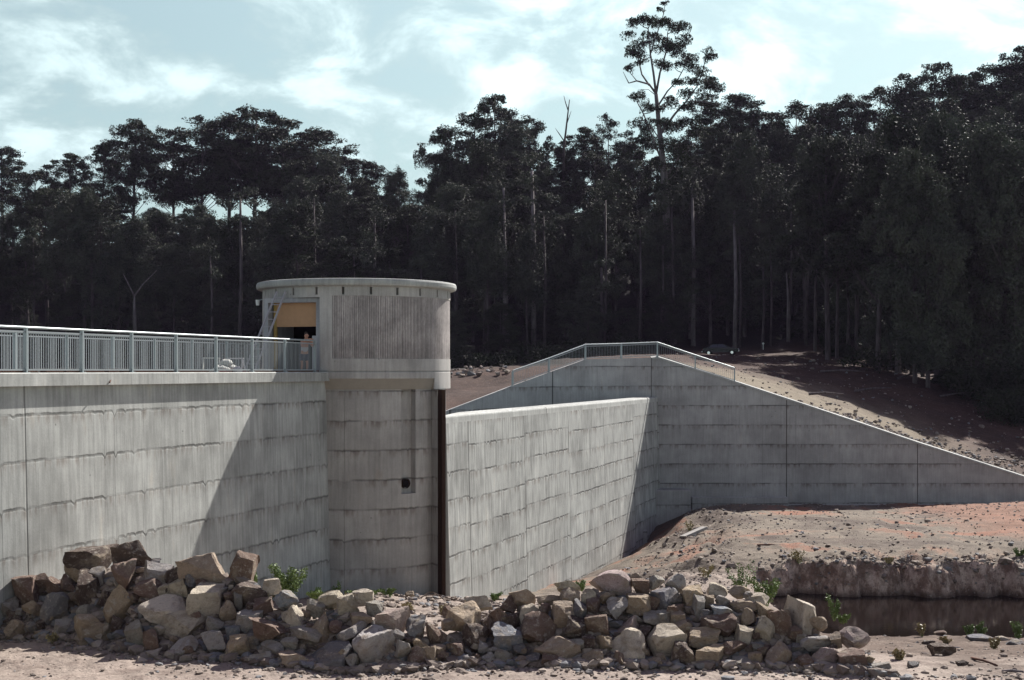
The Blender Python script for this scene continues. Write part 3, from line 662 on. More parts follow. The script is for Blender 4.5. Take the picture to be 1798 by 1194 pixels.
# ladder leaning on the portal
lad = empty('ladder', pt(2.6, -1.6, 9.75)); tag(lad, 'grey aluminium ladder leaning against the left side of the tower doorway', 'ladder')
la0, la1 = pt(2.45, -1.75, 9.76), pt(1.78, -.04, 13.3)
w_ = (pt(0, 0, 0)-pt(1, 0, 0)).normalized()*.22
for s_ in (-1, 1):
    m = MB(); m.bar(la0+w_*s_*1.1, la1+w_*s_*.9, .05, .07); rel(m.build('ladder_rail', M['alu']), lad)
for k in range(11):
    f = (k+.6)/11.4; c = la0.lerp(la1, f); m = MB(); m.tube([c-w_, c+w_], .017, 8); rel(m.build('rung', M['alu']), lad)

# trestles, sacks, planks on the walkway
def along(px_, off, z):       # point on the deck seen at px, offset from the near edge
    best = min(np.linspace(-5, LW, 900), key=lambda s_: abs(CX+wallpt(s_, off, 0).x/wallpt(s_, off, 0).y*F-px_)); return wallpt(best, off, z)
def trestle(c, label, matl, rz):
    t = empty('trestle', c, rz); tag(t, label, 'trestle', 'trestles on the walkway')
    m = MB(); m.box((0, 0, .70), (.62, .09, .05)); m.build('top_bar', matl, t)
    for sx in (-1, 1):
        for sy in (-1, 1):
            m = MB(); m.bar((sx*.27, sy*.03, .69), (sx*.33, sy*.24, 0), .035, .045); m.build('leg', matl, t)
        m = MB(); m.bar((sx*.30, -.17, .25), (sx*.30, .17, .25), .025); m.build('brace', matl, t)
trestle(along(371, -1.3, 9.75), 'pale trestle on the walkway, left of the heap of sacks', M['sack'], R_(8))
trestle(along(414, -1.3, 9.75), 'brownish grey trestle on the walkway, right of the heap of sacks', M['alu'], R_(-12))
sk = along(397, -.75, 9.93); 
def blob(name, c, r, mat, seed, parent=None):
    rr = random.Random(seed); m = MB(); n1, n2 = 8, 14
    m.quadgrid([[Vector(c)+Vector((r[0]*math.sin(math.pi*i/n1)*math.cos(2*math.pi*j/n2), r[1]*math.sin(math.pi*i/n1)*math.sin(2*math.pi*j/n2), r[2]*math.cos(math.pi*i/n1)))*(1+.12*math.sin(3*i+2.1*j % 14+seed)) if False else Vector(c)+Vector((r[0]*math.sin(math.pi*i/n1)*math.cos(2*math.pi*j/n2)*(1+.15*math.sin(i*1.7+seed+(j % n2)*0.9)), r[1]*math.sin(math.pi*i/n1)*math.sin(2*math.pi*j/n2), r[2]*math.cos(math.pi*i/n1)*(1+.2*math.sin(seed+2*(j % n2))))) for j in range(n2+1)] for i in range(n1+1)])
    o = m.build(name, mat, parent, smooth=True); return o
for i, (du, dz, rr, lb, mt) in enumerate([(-.35, .12, (.42, .26, .13), 'off white sack lying flat at the left of the heap on the walkway edge', 'sack'), (.30, .13, (.40, .28, .14), 'off white sack at the right of the heap on the walkway edge', 'sack'), (.0, .34, (.34, .24, .13), 'pale sack on top of the heap on the walkway edge', 'sack')]):
    c = sk+v3(wd*du, dz); e = blob('sack', (0, 0, 0), rr, M[mt], i+2); e.location = c; e.rotation_euler = (0, 0, math.atan2(wd.y, wd.x)+.2*i); tag(e, lb, 'sack', 'sacks on the walkway')
m = MB(); m.box((0, 0, .03), (1.5, .35, .05)); o = m.build('board', M['redtar']); o.location = sk+v3(wd*.1+wnv*.2, .0); o.rotation_euler = (0, 0, math.atan2(wd.y, wd.x)); tag(o, 'dull red board lying under the sacks on the coping', 'board')
o = blob('bucket_bundle', (0, 0, 0), (.18, .2, .13), M['alu'], 5); o.location = along(417, -.25, 10.0); o.name = 'bundle'; tag(o, 'small grey blue cloth bundle on the coping under the right trestle', 'bundle')
rnd = random.Random(4)
pls = [(-5, 62, 'long dark timber plank on the coping at the left picture edge'), (75, 108, 'short brown plank end on the coping beside the second railing post'), (112, 178, 'dark plank lying on the coping left of the hanging stick'), (186, 206, 'thick short timber block on the coping above the hanging stick'), (212, 284, 'long dark plank on the coping right of the hanging stick'), (292, 362, 'reddish brown plank on the coping left of the sacks'), (438, 480, 'red brown plank on the coping in front of the ladder'), (482, 556, 'black brown plank on the shaded coping below the person')]
for a, b, lb in pls:
    p0, p1 = along(a, -.12, 9.93), along(b, -.12, 9.93); m = MB(); h = .06 if b-a > 25 else .11
    mid = (p0+p1)/2; m.bar(p0-mid+Vector((0, 0, h/2+.003)), p1-mid+Vector((0, 0, h/2+.003)), .2, h); o = m.build('plank', M['wood'], bevel=.006); o.location = mid; tag(o, lb, 'plank', 'timber planks along the coping')
m = MB(); a = along(202, -.15, 10.0); b = along(193, .27, 9.62); m.tube([(0, 0, 0), b-a], .022, 6); o = m.build('stick', M['wood']); o.location = a; tag(o, 'thin dark stick hanging over the edge of the coping', 'stick')

# ------------------------------------------------------------------ person leaning on the rail
pp = along(534, -.44, 9.80); face = Vector((.50, -.87, 0)); side = Vector((wd.x, wd.y, 0))     # faces outwards over the rail
per = empty('person', pp, math.atan2(face.y, face.x)); tag(per, 'bare shouldered person in dark shorts leaning on the walkway rail by the doorway', 'person')
def skin_obj(name, V, E, Rr, mat, parent, sub=2, root=0):
    me = bpy.data.meshes.new(name); me.from_pydata(V, E, []); me.materials.append(mat); o = bpy.data.objects.new(name, me); link(o, parent)
    o.modifiers.new('skin', 'SKIN'); sv = me.skin_vertices[0].data
    for i, r_ in enumerate(Rr): sv[i].radius = (r_, r_) if isinstance(r_, (int, float)) else r_; sv[i].use_root = (i == root)
    o.modifiers['skin'].use_smooth_shade = True
    s_ = o.modifiers.new('sub', 'SUBSURF'); s_.levels = sub; s_.render_levels = sub; return o
V = [(0, 0, .93), (.03, 0, 1.10), (.09, 0, 1.30), (.16, 0, 1.44), (.22, 0, 1.53), (.25, 0, 1.60), (.27, 0, 1.68), (.26, 0, 1.76)]
Rr = [(.15, .11), (.14, .10), (.17, .115), (.12, .09), .055, .075, .095, .07]
E_ = [(i, i+1) for i in range(7)]
for s_ in (-1, 1):
    b = len(V); V += [(.17, s_*.17, 1.42), (.33, s_*.25, 1.22), (.53, s_*.12, 1.50-.02), (.55, -s_*.02, 1.51-.02*s_), (.57, -s_*.08, 1.51-.02*s_)]
    Rr += [.07, .05, .042, .03, .034]; E_ += [(3, b), (b, b+1), (b+1, b+2), (b+2, b+3), (b+3, b+4)]
    for k, (fy, fx, L) in enumerate(((-.028, .0, .075), (-.01, .015, .085), (.01, .015, .08), (.026, .01, .065), (.035, -.03, .05))):
        c = len(V); x0, y0, z0 = V[b+4]
        V += [(x0+fy*.8, y0-s_*(.04 if k < 4 else .0), z0+fx), (x0+fy, y0-s_*(.04+L*.5), z0-.01), (x0+fy+.01, y0-s_*(.03+L), z0-.035)]; Rr += [.010, .009, .008]; E_ += [(b+4, c), (c, c+1), (c+1, c+2)]
    b = len(V); V += [(0, s_*.10, .86), (.04, s_*.12, .48), (-.02, s_*.12, .10), (.10, s_*.13, .04)]; Rr += [.10, .062, .042, .04]; E_ += [(0, b), (b, b+1), (b+1, b+2), (b+2, b+3)]
skin_obj('body', V, E_, Rr, M['skin'], per)
skin_obj('hair', [(.20, 0, 1.70), (.23, 0, 1.79), (.29, 0, 1.80)], [(0, 1), (1, 2)], [.075, .085, .06], M['hair'], per)
skin_obj('vest', [(.0, 0, .93), (.03, 0, 1.10), (.085, 0, 1.27)], [(0, 1), (1, 2)], [(.175, .125), (.165, .12), (.185, .13)], M['vest'], per)
skin_obj('shorts', [(0, 0, .92), (.005, .10, .82), (.02, .115, .58), (.005, -.10, .82), (.02, -.115, .58)], [(0, 1), (1, 2), (0, 3), (3, 4)], [(.165, .125), .115, .105, .115, .105], M['shorts'], per)
m = MB()
for s_ in (-1, 1): m.box((.352, s_*.032, 1.69), (.02, .022, .012))
m.box((.372, 0, 1.66), (.03, .024, .045)); m.box((.35, 0, 1.615), (.02, .045, .010)); m.build('face_features', M['skin'], per, bevel=.004)
for s_ in (-1, 1):
    m = MB(); m.box((.265, s_*.098, 1.67), (.03, .014, .055)); m.build('ear', M['skin'], per, bevel=.006)
per.scale = (.96, .96, .96)

# ------------------------------------------------------------------ spillway wall
spw = empty('spillway_wall', v3(S0, 0)); tag(spw, 'long pale concrete spillway wall with rounded bright crest between tower and abutment', 'spillway wall')
SL = (S1-S0).length
def spt(s_, off, z):
    bow = .12*math.sin(math.pi*min(max(s_/SL, 0), 1)); p = S0+sd*s_+sn*(off+bow); return v3(p, z)
ss = np.linspace(0, SL+.0, 60); ZC = 8.05
m = MB(); zs = np.linspace(-4, ZC-.34, 6)
m.quadgrid([[spt(s_, .025*(ZC-z), z) for z in zs] for s_ in ss], [[(s_, z) for z in zs] for s_ in ss])
rel(m.build('spillway_face', M['spill'], smooth=True), spw)
m = MB(); pr = [(.0085, ZC-.34), (.004, ZC-.26)]+[(-.12+.12*math.cos(a), ZC-.12+.12*math.sin(a)) for a in np.linspace(.1, math.pi/2, 6)]+[(-1.1, ZC+.01), (-1.5, ZC-.10), (-1.7, ZC-.5), (-1.7, -4)]
def tpr(s_): k = .2+.8*min(1, max(0, (s_-.6)/4)); return [(q[0]*k if q[0] < -.2 else q[0], q[1]) for q in pr]
for a, b in ((0, 15.2), (15.26, SL)):
    seg = np.linspace(a, b, 30); m.quadgrid([[spt(s_, q[0], q[1]) for q in tpr(s_)] for s_ in seg])
m.poly([spt(0, q[0], q[1]) for q in tpr(0)])
rel(m.build('crest', M['coping'], smooth=False), spw)
m = MB(); m.poly([spt(-.003, .3, -4), spt(-.003, .008, ZC-.34), spt(-.003, -.3, ZC-.5), spt(-.003, -.3, -4)]); rel(m.build('end_face', M['coping']), spw)

# ------------------------------------------------------------------ right abutment / training wall
ab = empty('abutment_wall', (gx(1380, RW), RW, .2)); tag(ab, 'long grey concrete abutment wall with stepped pour lines and sloping top at the right', 'retaining wall')
top = [(1144, 628), (1155, 626.5), (1221, 647), (1269, 662), (1381, 699), (1496, 737), (1611, 776), (1798, 836), (1960, 888)]
def rpt(px, y, d=RW): return P(px, y, d)
th_ = .45
m = MB(); tp = [rpt(a, b) for a, b in top]
m.quadgrid([[Vector((p.x, RW, -3)), p] for p in tp]); m.quadgrid([[Vector((p.x, RW+th_, -3)), p+Vector((0, th_, 0))] for p in tp])
rel(m.build('wall_face', M['right']), ab)
m = MB(); cb = []
m.quadgrid([[p+Vector((0, -.05, -.14)), p+Vector((0, -.05, -.06)), p+Vector((0, -.02, -.03)), p+Vector((0, .85, .10)), p+Vector((0, .87, -.3))] for p in tp]); rel(m.build('capping', M['coping']), ab)
m = MB()   # recessed looking vertical joints as proud dark mastic strips
for px, y0, y1 in ((1381, 700, 885), (1611, 777, 885)): a, b = rpt(px, y0+2), rpt(px, y1); m.box(((a.x+b.x)/2, RW-.002, (a.z+b.z)/2), (.055, .02, a.z-b.z))
rel(m.build('joint_seal', simple('joint_mastic', (.09, .08, .075), .9, .1)), ab)
m = MB()
a, b = rpt(1213, 872), rpt(1381, 890); m.box(((a.x+b.x)/2, RW-.35, (a.z-2.5)/2), (b.x-a.x, .7, a.z+2.5))
a, b = rpt(1381, 885), rpt(1990, 890); m.box(((a.x+b.x)/2+.02, RW-.25, (a.z-2.5)/2), (b.x-a.x, .5, a.z+2.5))
a, b = rpt(1143, 860, 102.6), rpt(1212, 900, 102.6); m.box(((a.x+b.x)/2, RW-.9, (a.z-4)/2), (b.x-a.x, 1.7, a.z+4))
a, b = rpt(1116, 934, 97), rpt(1137, 960, 97); m.box(((a.x+b.x)/2, 99, (a.z-5)/2), (b.x-a.x+.1, 2.5, a.z+5))
rel(m.build('footing', M['right'], bevel=.03), ab)
# upstream wing, turned a little towards the camera
wing = empty('wing_wall', P(960, 700, 97.5)); tag(wing, 'grey upstream wing wall with peaked top behind the spillway crest', 'retaining wall')
wt = [(770, 726, 91.0), (785, 721, 91.6), (895, 679, 95.8), (1028, 631, 100.5), (1144, 628, 103.96)]
m = MB(); q = [P(*a) for a in wt]
m.quadgrid([[v3(p, -3), p] for p in q], [[(i_, -3), (i_, p.z)] for i_, p in zip((0, .7, 5.5, 12, 17.3), q)]); m.quadgrid([[p, p+Vector((-.1, .45, 0)), v3(p+Vector((-.1, .45, 0)), -3)] for p in q])
rel(m.build('wall_face', concrete('concrete_wing', (.33, .325, .32), Lu=1.22, Lv=1.425, v0=8.85, sag=.012, line=.6, seam=.28, jn=8.2, jw=.07, streak=.18, panels=.06, u0=.9)), wing)
# mesh railing on the abutment
def lerp_post(px, ytop, ybot, d): return P(px, ybot, d), P(px, ytop, d).z
rp = [(900, 651, 677, 96.1), (964, 629, 654, 98.3), (1028, 605, 631, 100.6), (1091, 603.5, 629.5, 102.5), (1154.5, 601, 626, 104.2), (1221, 623.5, 648, 104.2), (1290, 646, 670, 104.2)]
pts = []; tops = []
for a in rp:
    p, t = lerp_post(*a); p = p+Vector((0, .12, 0)); pts.append(p); tops.append(t)
railing('safety_railing', 'thin galvanised safety railing with fine mesh on top of the abutment', pts, tops, cat='railing', post=(.11, .09), rail=.10, bar=.009, pitch=.14, low=.1)

# riprap verge stones behind the wall, one mass
def rock_mesh(name, seed, sub=3, planes=9, rough=.05):
    import bmesh
    rr = np.random.RandomState(seed); bm = bmesh.new(); bmesh.ops.create_icosphere(bm, subdivisions=sub, radius=1.0)
    v = np.array([x.co[:] for x in bm.verts]); f = [[q.index for q in p.verts] for p in bm.faces]; bm.free()
    v = v*rr.uniform(.85, 1.15, 3)
    N = rr.normal(size=(planes, 3)); N /= np.linalg.norm(N, axis=1)[:, None]
    if seed % 3 == 0: N[:3] = np.array([[0, 0, 1], [1, .1, .1], [.1, -1, .05]])+rr.normal(size=(3, 3))*.12; N /= np.linalg.norm(N, axis=1)[:, None]
    for n in N:
        h = rr.uniform(.36, .68); dd = v@n-h; v = v-np.where(dd > 0, dd*.985, 0)[:, None]*n
    if rough:
        nz = fbm(v[:, 0]*1.7+seed, v[:, 1]*1.7+v[:, 2]*2.1, 4)+fbm(v[:, 2]*3.1+seed, v[:, 0]*2.7-v[:, 1]*1.3, 3)*.5
        ln = np.linalg.norm(v, axis=1, keepdims=True); v = v*(1+rough*3*nz[:, None]/ln)
    mn, mx_ = v.min(0), v.max(0); v = (v-(mn+mx_)/2)/(mx_-mn)
    return v, f
def to_mesh(name, v, f, mat, sharp=32):
    me = bpy.data.meshes.new(name); me.from_pydata(v.tolist(), [], f); me.update(); me.materials.append(mat)
    me.polygons.foreach_set('use_smooth', [True]*len(me.polygons))
    try: me.set_sharp_from_angle(angle=R_(sharp))
    except Exception: pass
    return me
RM = [to_mesh('rock', *rock_mesh('rock', 100+i, 4, 9+i % 6, .045), M['rock'], 20) for i in range(22)]
def block_mesh(seed):
    import bmesh
    rr = np.random.RandomState(seed); bm = bmesh.new(); bmesh.ops.create_icosphere(bm, subdivisions=4, radius=1.6); v = np.array([x.co[:] for x in bm.verts]); f = [[q.index for q in p.verts] for p in bm.faces]; bm.free()
    for ax in range(3):
        for sg in (-1, 1):
            n = np.zeros(3); n[ax] = sg; n += rr.normal(size=3)*.16; n /= np.linalg.norm(n); dd = v@n-rr.uniform(.62, .8); v = v-np.where(dd > 0, dd*.99, 0)[:, None]*n
    for k in range(4):
        n = rr.choice([-1, 1], 3)*rr.uniform(.4, 1, 3); n /= np.linalg.norm(n); dd = v@n-rr.uniform(.8, 1.0); v = v-np.where(dd > 0, dd*.99, 0)[:, None]*n
    nz = fbm(v[:, 0]*2+seed, v[:, 1]*2+v[:, 2]*2.3, 4); v = v*(1+.13*nz[:, None]); mn, mx_ = v.min(0), v.max(0); v = (v-(mn+mx_)/2)/(mx_-mn); return v, f
BM_ = [to_mesh('rock', *block_mesh(500+i), M['rock'], 18) for i in range(9)]
SMV = [rock_mesh('stone', 300+i, 1, 6, .02) for i in range(8)]
def scatter(name, pos, size, mat, label, cat, seed=1):
    rr = np.random.RandomState(seed); V = []; Fc = []; b = 0
    for p, s_ in zip(pos, size):
        v, f = SMV[rr.randint(len(SMV))]; a, bb = rr.uniform(0, 6.28), rr.uniform(-.5, .5)
        Rz = np.array([[math.cos(a), -math.sin(a), 0], [math.sin(a), math.cos(a), 0], [0, 0, 1]]); Rx = np.array([[1, 0, 0], [0, math.cos(bb), -math.sin(bb)], [0, math.sin(bb), math.cos(bb)]])
        q = (v*np.array([s_, s_*rr.uniform(.6, 1), s_*rr.uniform(.45, .8)]))@Rx.T@Rz.T+p; V.append(q); Fc += [[i+b for i in t] for t in f]; b += len(v)
    me = bpy.data.meshes.new(name); me.from_pydata(np.concatenate(V).tolist(), [], Fc); me.update(); me.materials.append(mat); o = bpy.data.objects.new(name, me); link(o); tag(o, label, cat, kind='stuff'); return o
rr = np.random.RandomState(5)
n = 3200; px = rr.uniform(1300, 1960, n); px = np.where(rr.rand(n) < .6, rr.uniform(1480, 1960, n), px); d = RW+.5+rr.exponential(3.0, n)*np.interp(px, [1300, 1500, 1900], [.3, 1, 2.2]); X = gx(px, d)
scatter('riprap', np.c_[X, d, far_z(X, d)+.1], rr.uniform(.1, .42, n), M['rubble'], 'loose broken stone lying along the back of the sloping wall top', 'rubble', 2)
n = 900; px = rr.uniform(1160, 1900, n); d = rr.uniform(106, 185, n); X = gx(px, d)
scatter('loose_stones', np.c_[X, d, far_z(X, d)+.03], rr.exponential(.09, n)+.06, M['rubble'], 'stones scattered over the red earth bank', 'stones', 3)
n = 70; px = rr.uniform(790, 895, n); d = rr.uniform(121, 127, n); X = gx(px, d)
scatter('rubble_heap', np.c_[X, d, far_z(X, d)+.1], rr.exponential(.18, n)+.12, M['rubble'], 'grey rubble on the brown mound right of the tower', 'rubble', 4)

# ------------------------------------------------------------------ foreground rocks
COL = {'tan': (.38, .295, .21), 'buff': (.54, .47, .37), 'br': (.19, .125, .095), 'db': (.09, .062, .05), 'gy': (.36, .335, .305), 'gb': (.19, .185, .195), 'bl': (.26, .28, .30), 'pk': (.40, .31, .285)}
CN = {'tan': 'tan', 'buff': 'pale buff', 'br': 'reddish brown', 'db': 'dark brown', 'gy': 'grey', 'gb': 'dark grey', 'bl': 'blue grey', 'pk': 'pinkish grey'}
Z4 = """475 130 255 135 db|695 105 212 160 db|420 180 140 130 tan|140 290 230 170 br|290 265 110 100 br|525 215 120 100 gy|660 225 150 200 br|465 300 160 220 db|360 260 95 90 br|285 385 180 210 gb|45 390 100 110 gy|165 390 100 90 tan|625 380 170 250 tan|820 205 180 130 gy|900 210 110 130 db|790 285 165 115 br|865 400 300 170 buff|945 280 100 105 buff|1080 185 260 190 tan|1275 165 150 165 br|1075 350 200 175 buff|1010 245 80 115 gb|1060 255 75 60 br|1310 300 215 120 db|1425 270 120 100 buff|1500 350 135 155 bl|500 490 245 185 tan|450 400 110 85 gy|720 520 125 150 gy|790 565 115 145 br|960 480 275 145 buff|970 590 165 115 gy|1125 570 145 155 gy|1250 597 135 145 tan|1410 515 225 185 br|1200 400 95 105 tan|1130 465 95 80 gy|1310 460 155 125 gy|1380 370 140 95 br|1565 430 145 140 buff|1600 530 230 105 gy|1380 650 155 95 gy|1560 655 225 125 tan|1430 600 145 70 gy|1740 350 145 115 buff|1690 480 155 155 tan|1660 380 115 95 gy|1720 645 300 145 gb|80 500 125 115 tan|170 500 95 85 gb|330 495 115 90 gy|390 480 95 65 gb|1255 340 48 95 gy|1205 330 85 65 br|870 290 65 65 buff|1230 510 85 75 bl|1520 570 95 65 gy|30 320 70 85 tan|815 150 65 50 gb|60 450 115 55 db|590 600 70 60 gb|225 240 90 70 br|560 330 70 90 db|610 470 70 80 db|1030 430 60 60 br|1160 300 80 60 gy|700 330 60 70 br|1330 545 80 80 gb"""
Z5 = """30 360 130 130 buff|110 325 130 95 buff|170 390 100 90 gy|165 590 255 245 gy|50 530 165 140 gy|100 440 135 65 tan|270 460 165 150 pk|395 505 125 155 gb|505 525 115 150 br|640 460 205 190 tan|705 540 155 155 db|720 370 155 105 buff|830 440 125 155 br|895 460 105 105 db|955 330 165 135 tan|980 420 105 115 buff|860 560 175 160 bl|1030 505 215 185 br|1160 430 145 175 tan|1140 605 275 150 tan|1190 270 160 85 buff|1200 330 125 105 tan|1300 330 105 95 buff|1415 250 232 172 pk|1255 400 95 105 gb|1320 380 85 85 br|1360 470 165 140 br|1240 490 135 125 db|1450 390 125 105 gy|1560 370 155 125 tan|1570 270 105 85 br|1545 235 85 65 tan|1700 340 195 140 gb|1660 250 105 85 gy|1760 260 115 115 gy|1510 475 135 125 pk|1660 450 165 105 gy|1710 560 200 175 buff|1500 600 205 195 buff|1380 570 115 115 tan|1460 660 115 145 br|1780 630 135 155 db|400 650 125 125 br|470 640 95 125 tan|325 610 95 145 gy|600 600 115 105 br|860 655 115 115 gy|770 660 75 65 gy|945 670 75 65 tan|1015 660 85 75 gb|1100 665 125 105 br|1160 705 85 52 buff|1320 650 125 85 tan|1365 690 75 62 tan|670 655 67 62 gy|720 650 38 58 br|620 665 105 35 gb|1700 705 115 65 gb|1640 680 65 65 tan|415 570 95 65 tan|500 605 95 55 tan|745 590 65 65 gy|800 610 85 55 gy|1070 395 85 75 br|870 360 115 95 br|1090 340 135 55 tan|1640 360 85 85 br|10 640 60 95 tan|1770 440 85 85 tan|1400 330 95 65 tan|290 540 85 85 gb|565 400 85 65 br|50 660 70 90 gy|560 470 80 70 tan|770 480 70 90 br|1590 520 70 80 db|1300 560 80 70 db|940 600 90 60 gb|1240 580 80 60 gy"""
Z6 = """65 545 155 115 gb|180 520 125 105 tan|310 495 115 65 buff|260 540 65 65 tan|410 500 125 65 tan|350 600 185 100 bl|440 570 155 65 tan|510 540 125 65 buff|540 590 95 95 tan|620 650 145 160 br|718 635 135 225 buff|790 650 105 85 tan|530 690 115 165 buff|435 710 92 95 buff|310 670 195 125 br|40 640 95 85 gy|130 670 115 75 tan|150 812 112 152 db|240 730 185 85 tan|275 822 162 115 tan|380 782 155 95 br|430 852 125 65 gy|490 830 75 95 tan|598 820 155 155 tan|780 750 185 95 gy|830 822 155 122 pk|970 725 172 102 pk|970 835 182 125 br|730 862 122 102 br|645 887 72 42 gb|1120 880 132 95 gy|970 912 85 52 tan|880 735 65 75 tan|690 780 65 55 gb|530 780 105 65 br|460 630 75 95 tan|210 570 65 115 gy|60 880 105 65 gy|15 850 65 65 tan|100 600 80 80 br|250 620 80 70 gb|390 650 70 60 tan|330 545 70 60 gy|460 520 60 50 gy|680 700 70 70 br|860 790 60 60 db"""
GRD = """360 318 52 42 tan 5|1060 645 122 68 bl 6|1140 660 52 42 db 6|1395 780 132 72 db 6|1330 745 62 32 db 6|1590 722 150 30 gb 6|1690 727 62 26 buff 6|1480 685 52 26 buff 6|1750 742 112 26 gb 6|1205 685 60 35 tan 6|1260 690 50 28 gy 6|1390 700 60 25 br 6|1260 858 60 30 gb 6|1500 850 70 26 db 6"""
specs = []
for txt, sc, ox, oy in ((Z4, 2.997, 0, 940), (Z5, 2.997, 600, 940), (Z6, 2.775, 1150, 860)):
    for it in txt.split('|'):
        a = it.split(); specs.append((ox+float(a[0])/sc, oy+float(a[1])/sc, float(a[2])/sc, float(a[3])/sc, a[4], 0))
for it in GRD.split('|'):
    a = it.split(); sc, ox, oy = ((2.997, 600, 940) if a[5] == '5' else (2.775, 1150, 860)); specs.append((ox+float(a[0])/sc, oy+float(a[1])/sc, float(a[2])/sc, float(a[3])/sc, a[4], 1))
def ground_hit(px, py):
    for d in np.arange(26, 104, .15):
        if EYE-(py-YH)/F*d <= float(near_z(np.array([gx(px, d)]), np.array([d]))[0]): return d
    return 60
rnd = random.Random(11); taken = []; labs = {}
SPECIAL = {(475, 130): 'long dark brown slab with a pale flat top, on the crest of the left heap', (695, 105): 'big squared dark brown block, highest of all in the left heap',
 (1080, 185): 'large tan boulder on the top right of the left heap, beside the upright squared block', (1275, 165): 'upright squared brown block ending the top of the left heap'}
rocks = []
def zone(px):
    for a, n_ in ((75, 'at the left edge of the picture'), (180, 'under the long slab of the left heap'), (290, 'under the highest block of the left heap'), (400, 'in the middle of the left heap'), (500, 'at the right end of the left heap'), (600, 'below the green weeds by the wall'), (700, 'around the big grey cube boulder'), (790, 'in front of the tower foot'), (900, 'where the right heap begins'), (1000, 'in the left part of the right heap'), (1100, 'below the big pinkish boulder'), (1200, 'in the middle of the right heap'), (1300, 'in the right heap below the earth slope'), (1400, 'near the tall pointed buff rock'), (1480, 'at the right end of the right heap'), (2400, 'beyond the right heap near the pond')):
        if px < a: return n_
def add_rock(px, py, w, h, colr, ground, lab=None, i=0):
    d = ground_hit(px, py+h*.32) if ground else float(dsurf(px, min(py, float(np.interp(px, PXC, YFR))-2)))
    kq = .93 if w > 34 and not lab else 1.0; sx, sz = w*d/F*kq, h*d/F*kq; me = BM_[rnd.randrange(len(BM_))] if (lab or rnd.random() < .28) else RM[rnd.randrange(len(RM))]
    o = bpy.data.objects.new('rock', me); link(o)
    z = EYE-(py-YH)/F*d
    o.location = (gx(px, d), d+(.0 if ground else .1*sx), z); o.scale = (sx*1.0, (sx+sz)/2*rnd.uniform(.85, 1.05), sz*1.02)
    fl = Matrix.Rotation(rnd.choice((0, math.pi)), 3, 'Z') @ Matrix.Rotation(rnd.choice((0, 0, math.pi)), 3, 'Y')
    o.rotation_euler = (Matrix.Rotation(rnd.uniform(.02, .5) if not lab else .12, 3, 'X') @ Matrix.Rotation(rnd.uniform(-.16, .16), 3, 'Y') @ Matrix.Rotation(rnd.uniform(-.35, .35), 3, 'Z') @ fl).to_euler()
    c = COL[colr]; j = rnd.uniform(.85, 1.15); o.color = (c[0]*j, c[1]*j, c[2]*j*rnd.uniform(.94, 1.06), 1)
    rocks.append((o, px, py, w, h, colr, lab)); return o
for i, (px, py, w, h, c, gr) in enumerate(specs):
    lab = None
    if c:
        key = (round((px)*2.997), round((py-940)*2.997)); lab = SPECIAL.get(key)
    add_rock(px, py, w, h, c, gr, lab)
# smaller stones filling between them
cnt = 0
while cnt < 105:
    px = rnd.uniform(-5, 1560); yb = float(np.interp(px, PXC, YFR)); yt = float(np.interp(px, PXT, YTP)); 
    if yb-yt < 12: continue
    t = rnd.random()**.7; py = yt+12+(yb+4-yt-12)*t; w = rnd.uniform(11, 24); 
    add_rock(px, py, w, w*rnd.uniform(.6, 1), rnd.choice(['tan', 'br', 'gy', 'gb', 'buff', 'db', 'tan']), 0); cnt += 1
def shape(w, h): return 'flat' if w > 1.75*h else 'upright' if h > 1.2*w else 'broad' if w > 1.3*h else 'blocky'
def size(w): return 'huge' if w > 70 else 'large' if w > 50 else 'medium' if w > 34 else 'small' if w > 22 else 'tiny'
seen = {}
for r in rocks:
    o, px, py, w, h, c, lab = r
    if lab: base = lab
    else:
        yb = float(np.interp(px, PXC, YFR)); yt = float(np.interp(px, PXT, YTP)); f = (py-yt)/(yb-yt+1e-6)
        row = 'front row' if f > .8 else 'lower half' if f > .5 else 'upper half' if f > .2 else 'top'
        if px > 1575: row = 'bare mud'
        base = f'{size(w)} {shape(w, h)} {CN[c]} rock, {row}, {zone(px)}'
        while len(base.split()) > 12: base = base.replace(' in the picture', '').replace('of the picture', '').replace('in the ', '').replace(' the ', ' ', 1) if ' the ' in base else base.rsplit(' ', 1)[0]
    seen.setdefault(base, []).append(r)
for base, rs in seen.items():
    rs.sort(key=lambda r: r[1])
    if len(rs) == 1: tag(rs[0][0], base, 'rock', 'quarry rocks heaped in front of the dam'); continue
    for k, r in enumerate(rs):
        if len(rs) == 2: sfx = ('left of the two', 'right of the two')[k]
        else: sfx = f'{["first","second","third","fourth","fifth","sixth","seventh","eighth","ninth"][min(k,8)]} from left'
        tag(r[0], f'{base}, {sfx}', 'rock', 'quarry rocks heaped in front of the dam')
# loose rubble as stuff
n = 4600; px = rr.uniform(-60, 1600, n); yb = np.interp(px, PXC, YFR); yt = np.interp(px, PXT, YTP); t = rr.rand(n)*.97; py = yt+(yb+3-yt)*t; d = dsurf(px, py); X = gx(px, d)
k_ = (yb-yt) > 8; scatter('rubble', np.c_[X, d, near_z(X, d)+.06][k_], rr.uniform(.1, .46, n)[k_], M['rubble'], 'small broken stone filling the gaps between the heaped rocks', 'rubble', 8)
n = 3800; px = rr.uniform(-80, 1880, n); d = rr.uniform(28, 60, n); d = np.where(rr.rand(n) < .35, dfront(px)-rr.exponential(.6, n), d); d = np.minimum(d, dwall(px)-.6); X = gx(px, d)
scatter('pebbles', np.c_[X, d, near_z(X, d)+.005], rr.exponential(.05, n)+.04, M['rubble'], 'pebbles and stone chips scattered over the brown ground', 'pebbles', 9)
n = 1400; px = rr.uniform(560, 1100, n); d = rr.uniform(38, 62, n); d = np.minimum(d, dwall(px)-.5); X = gx(px, d)
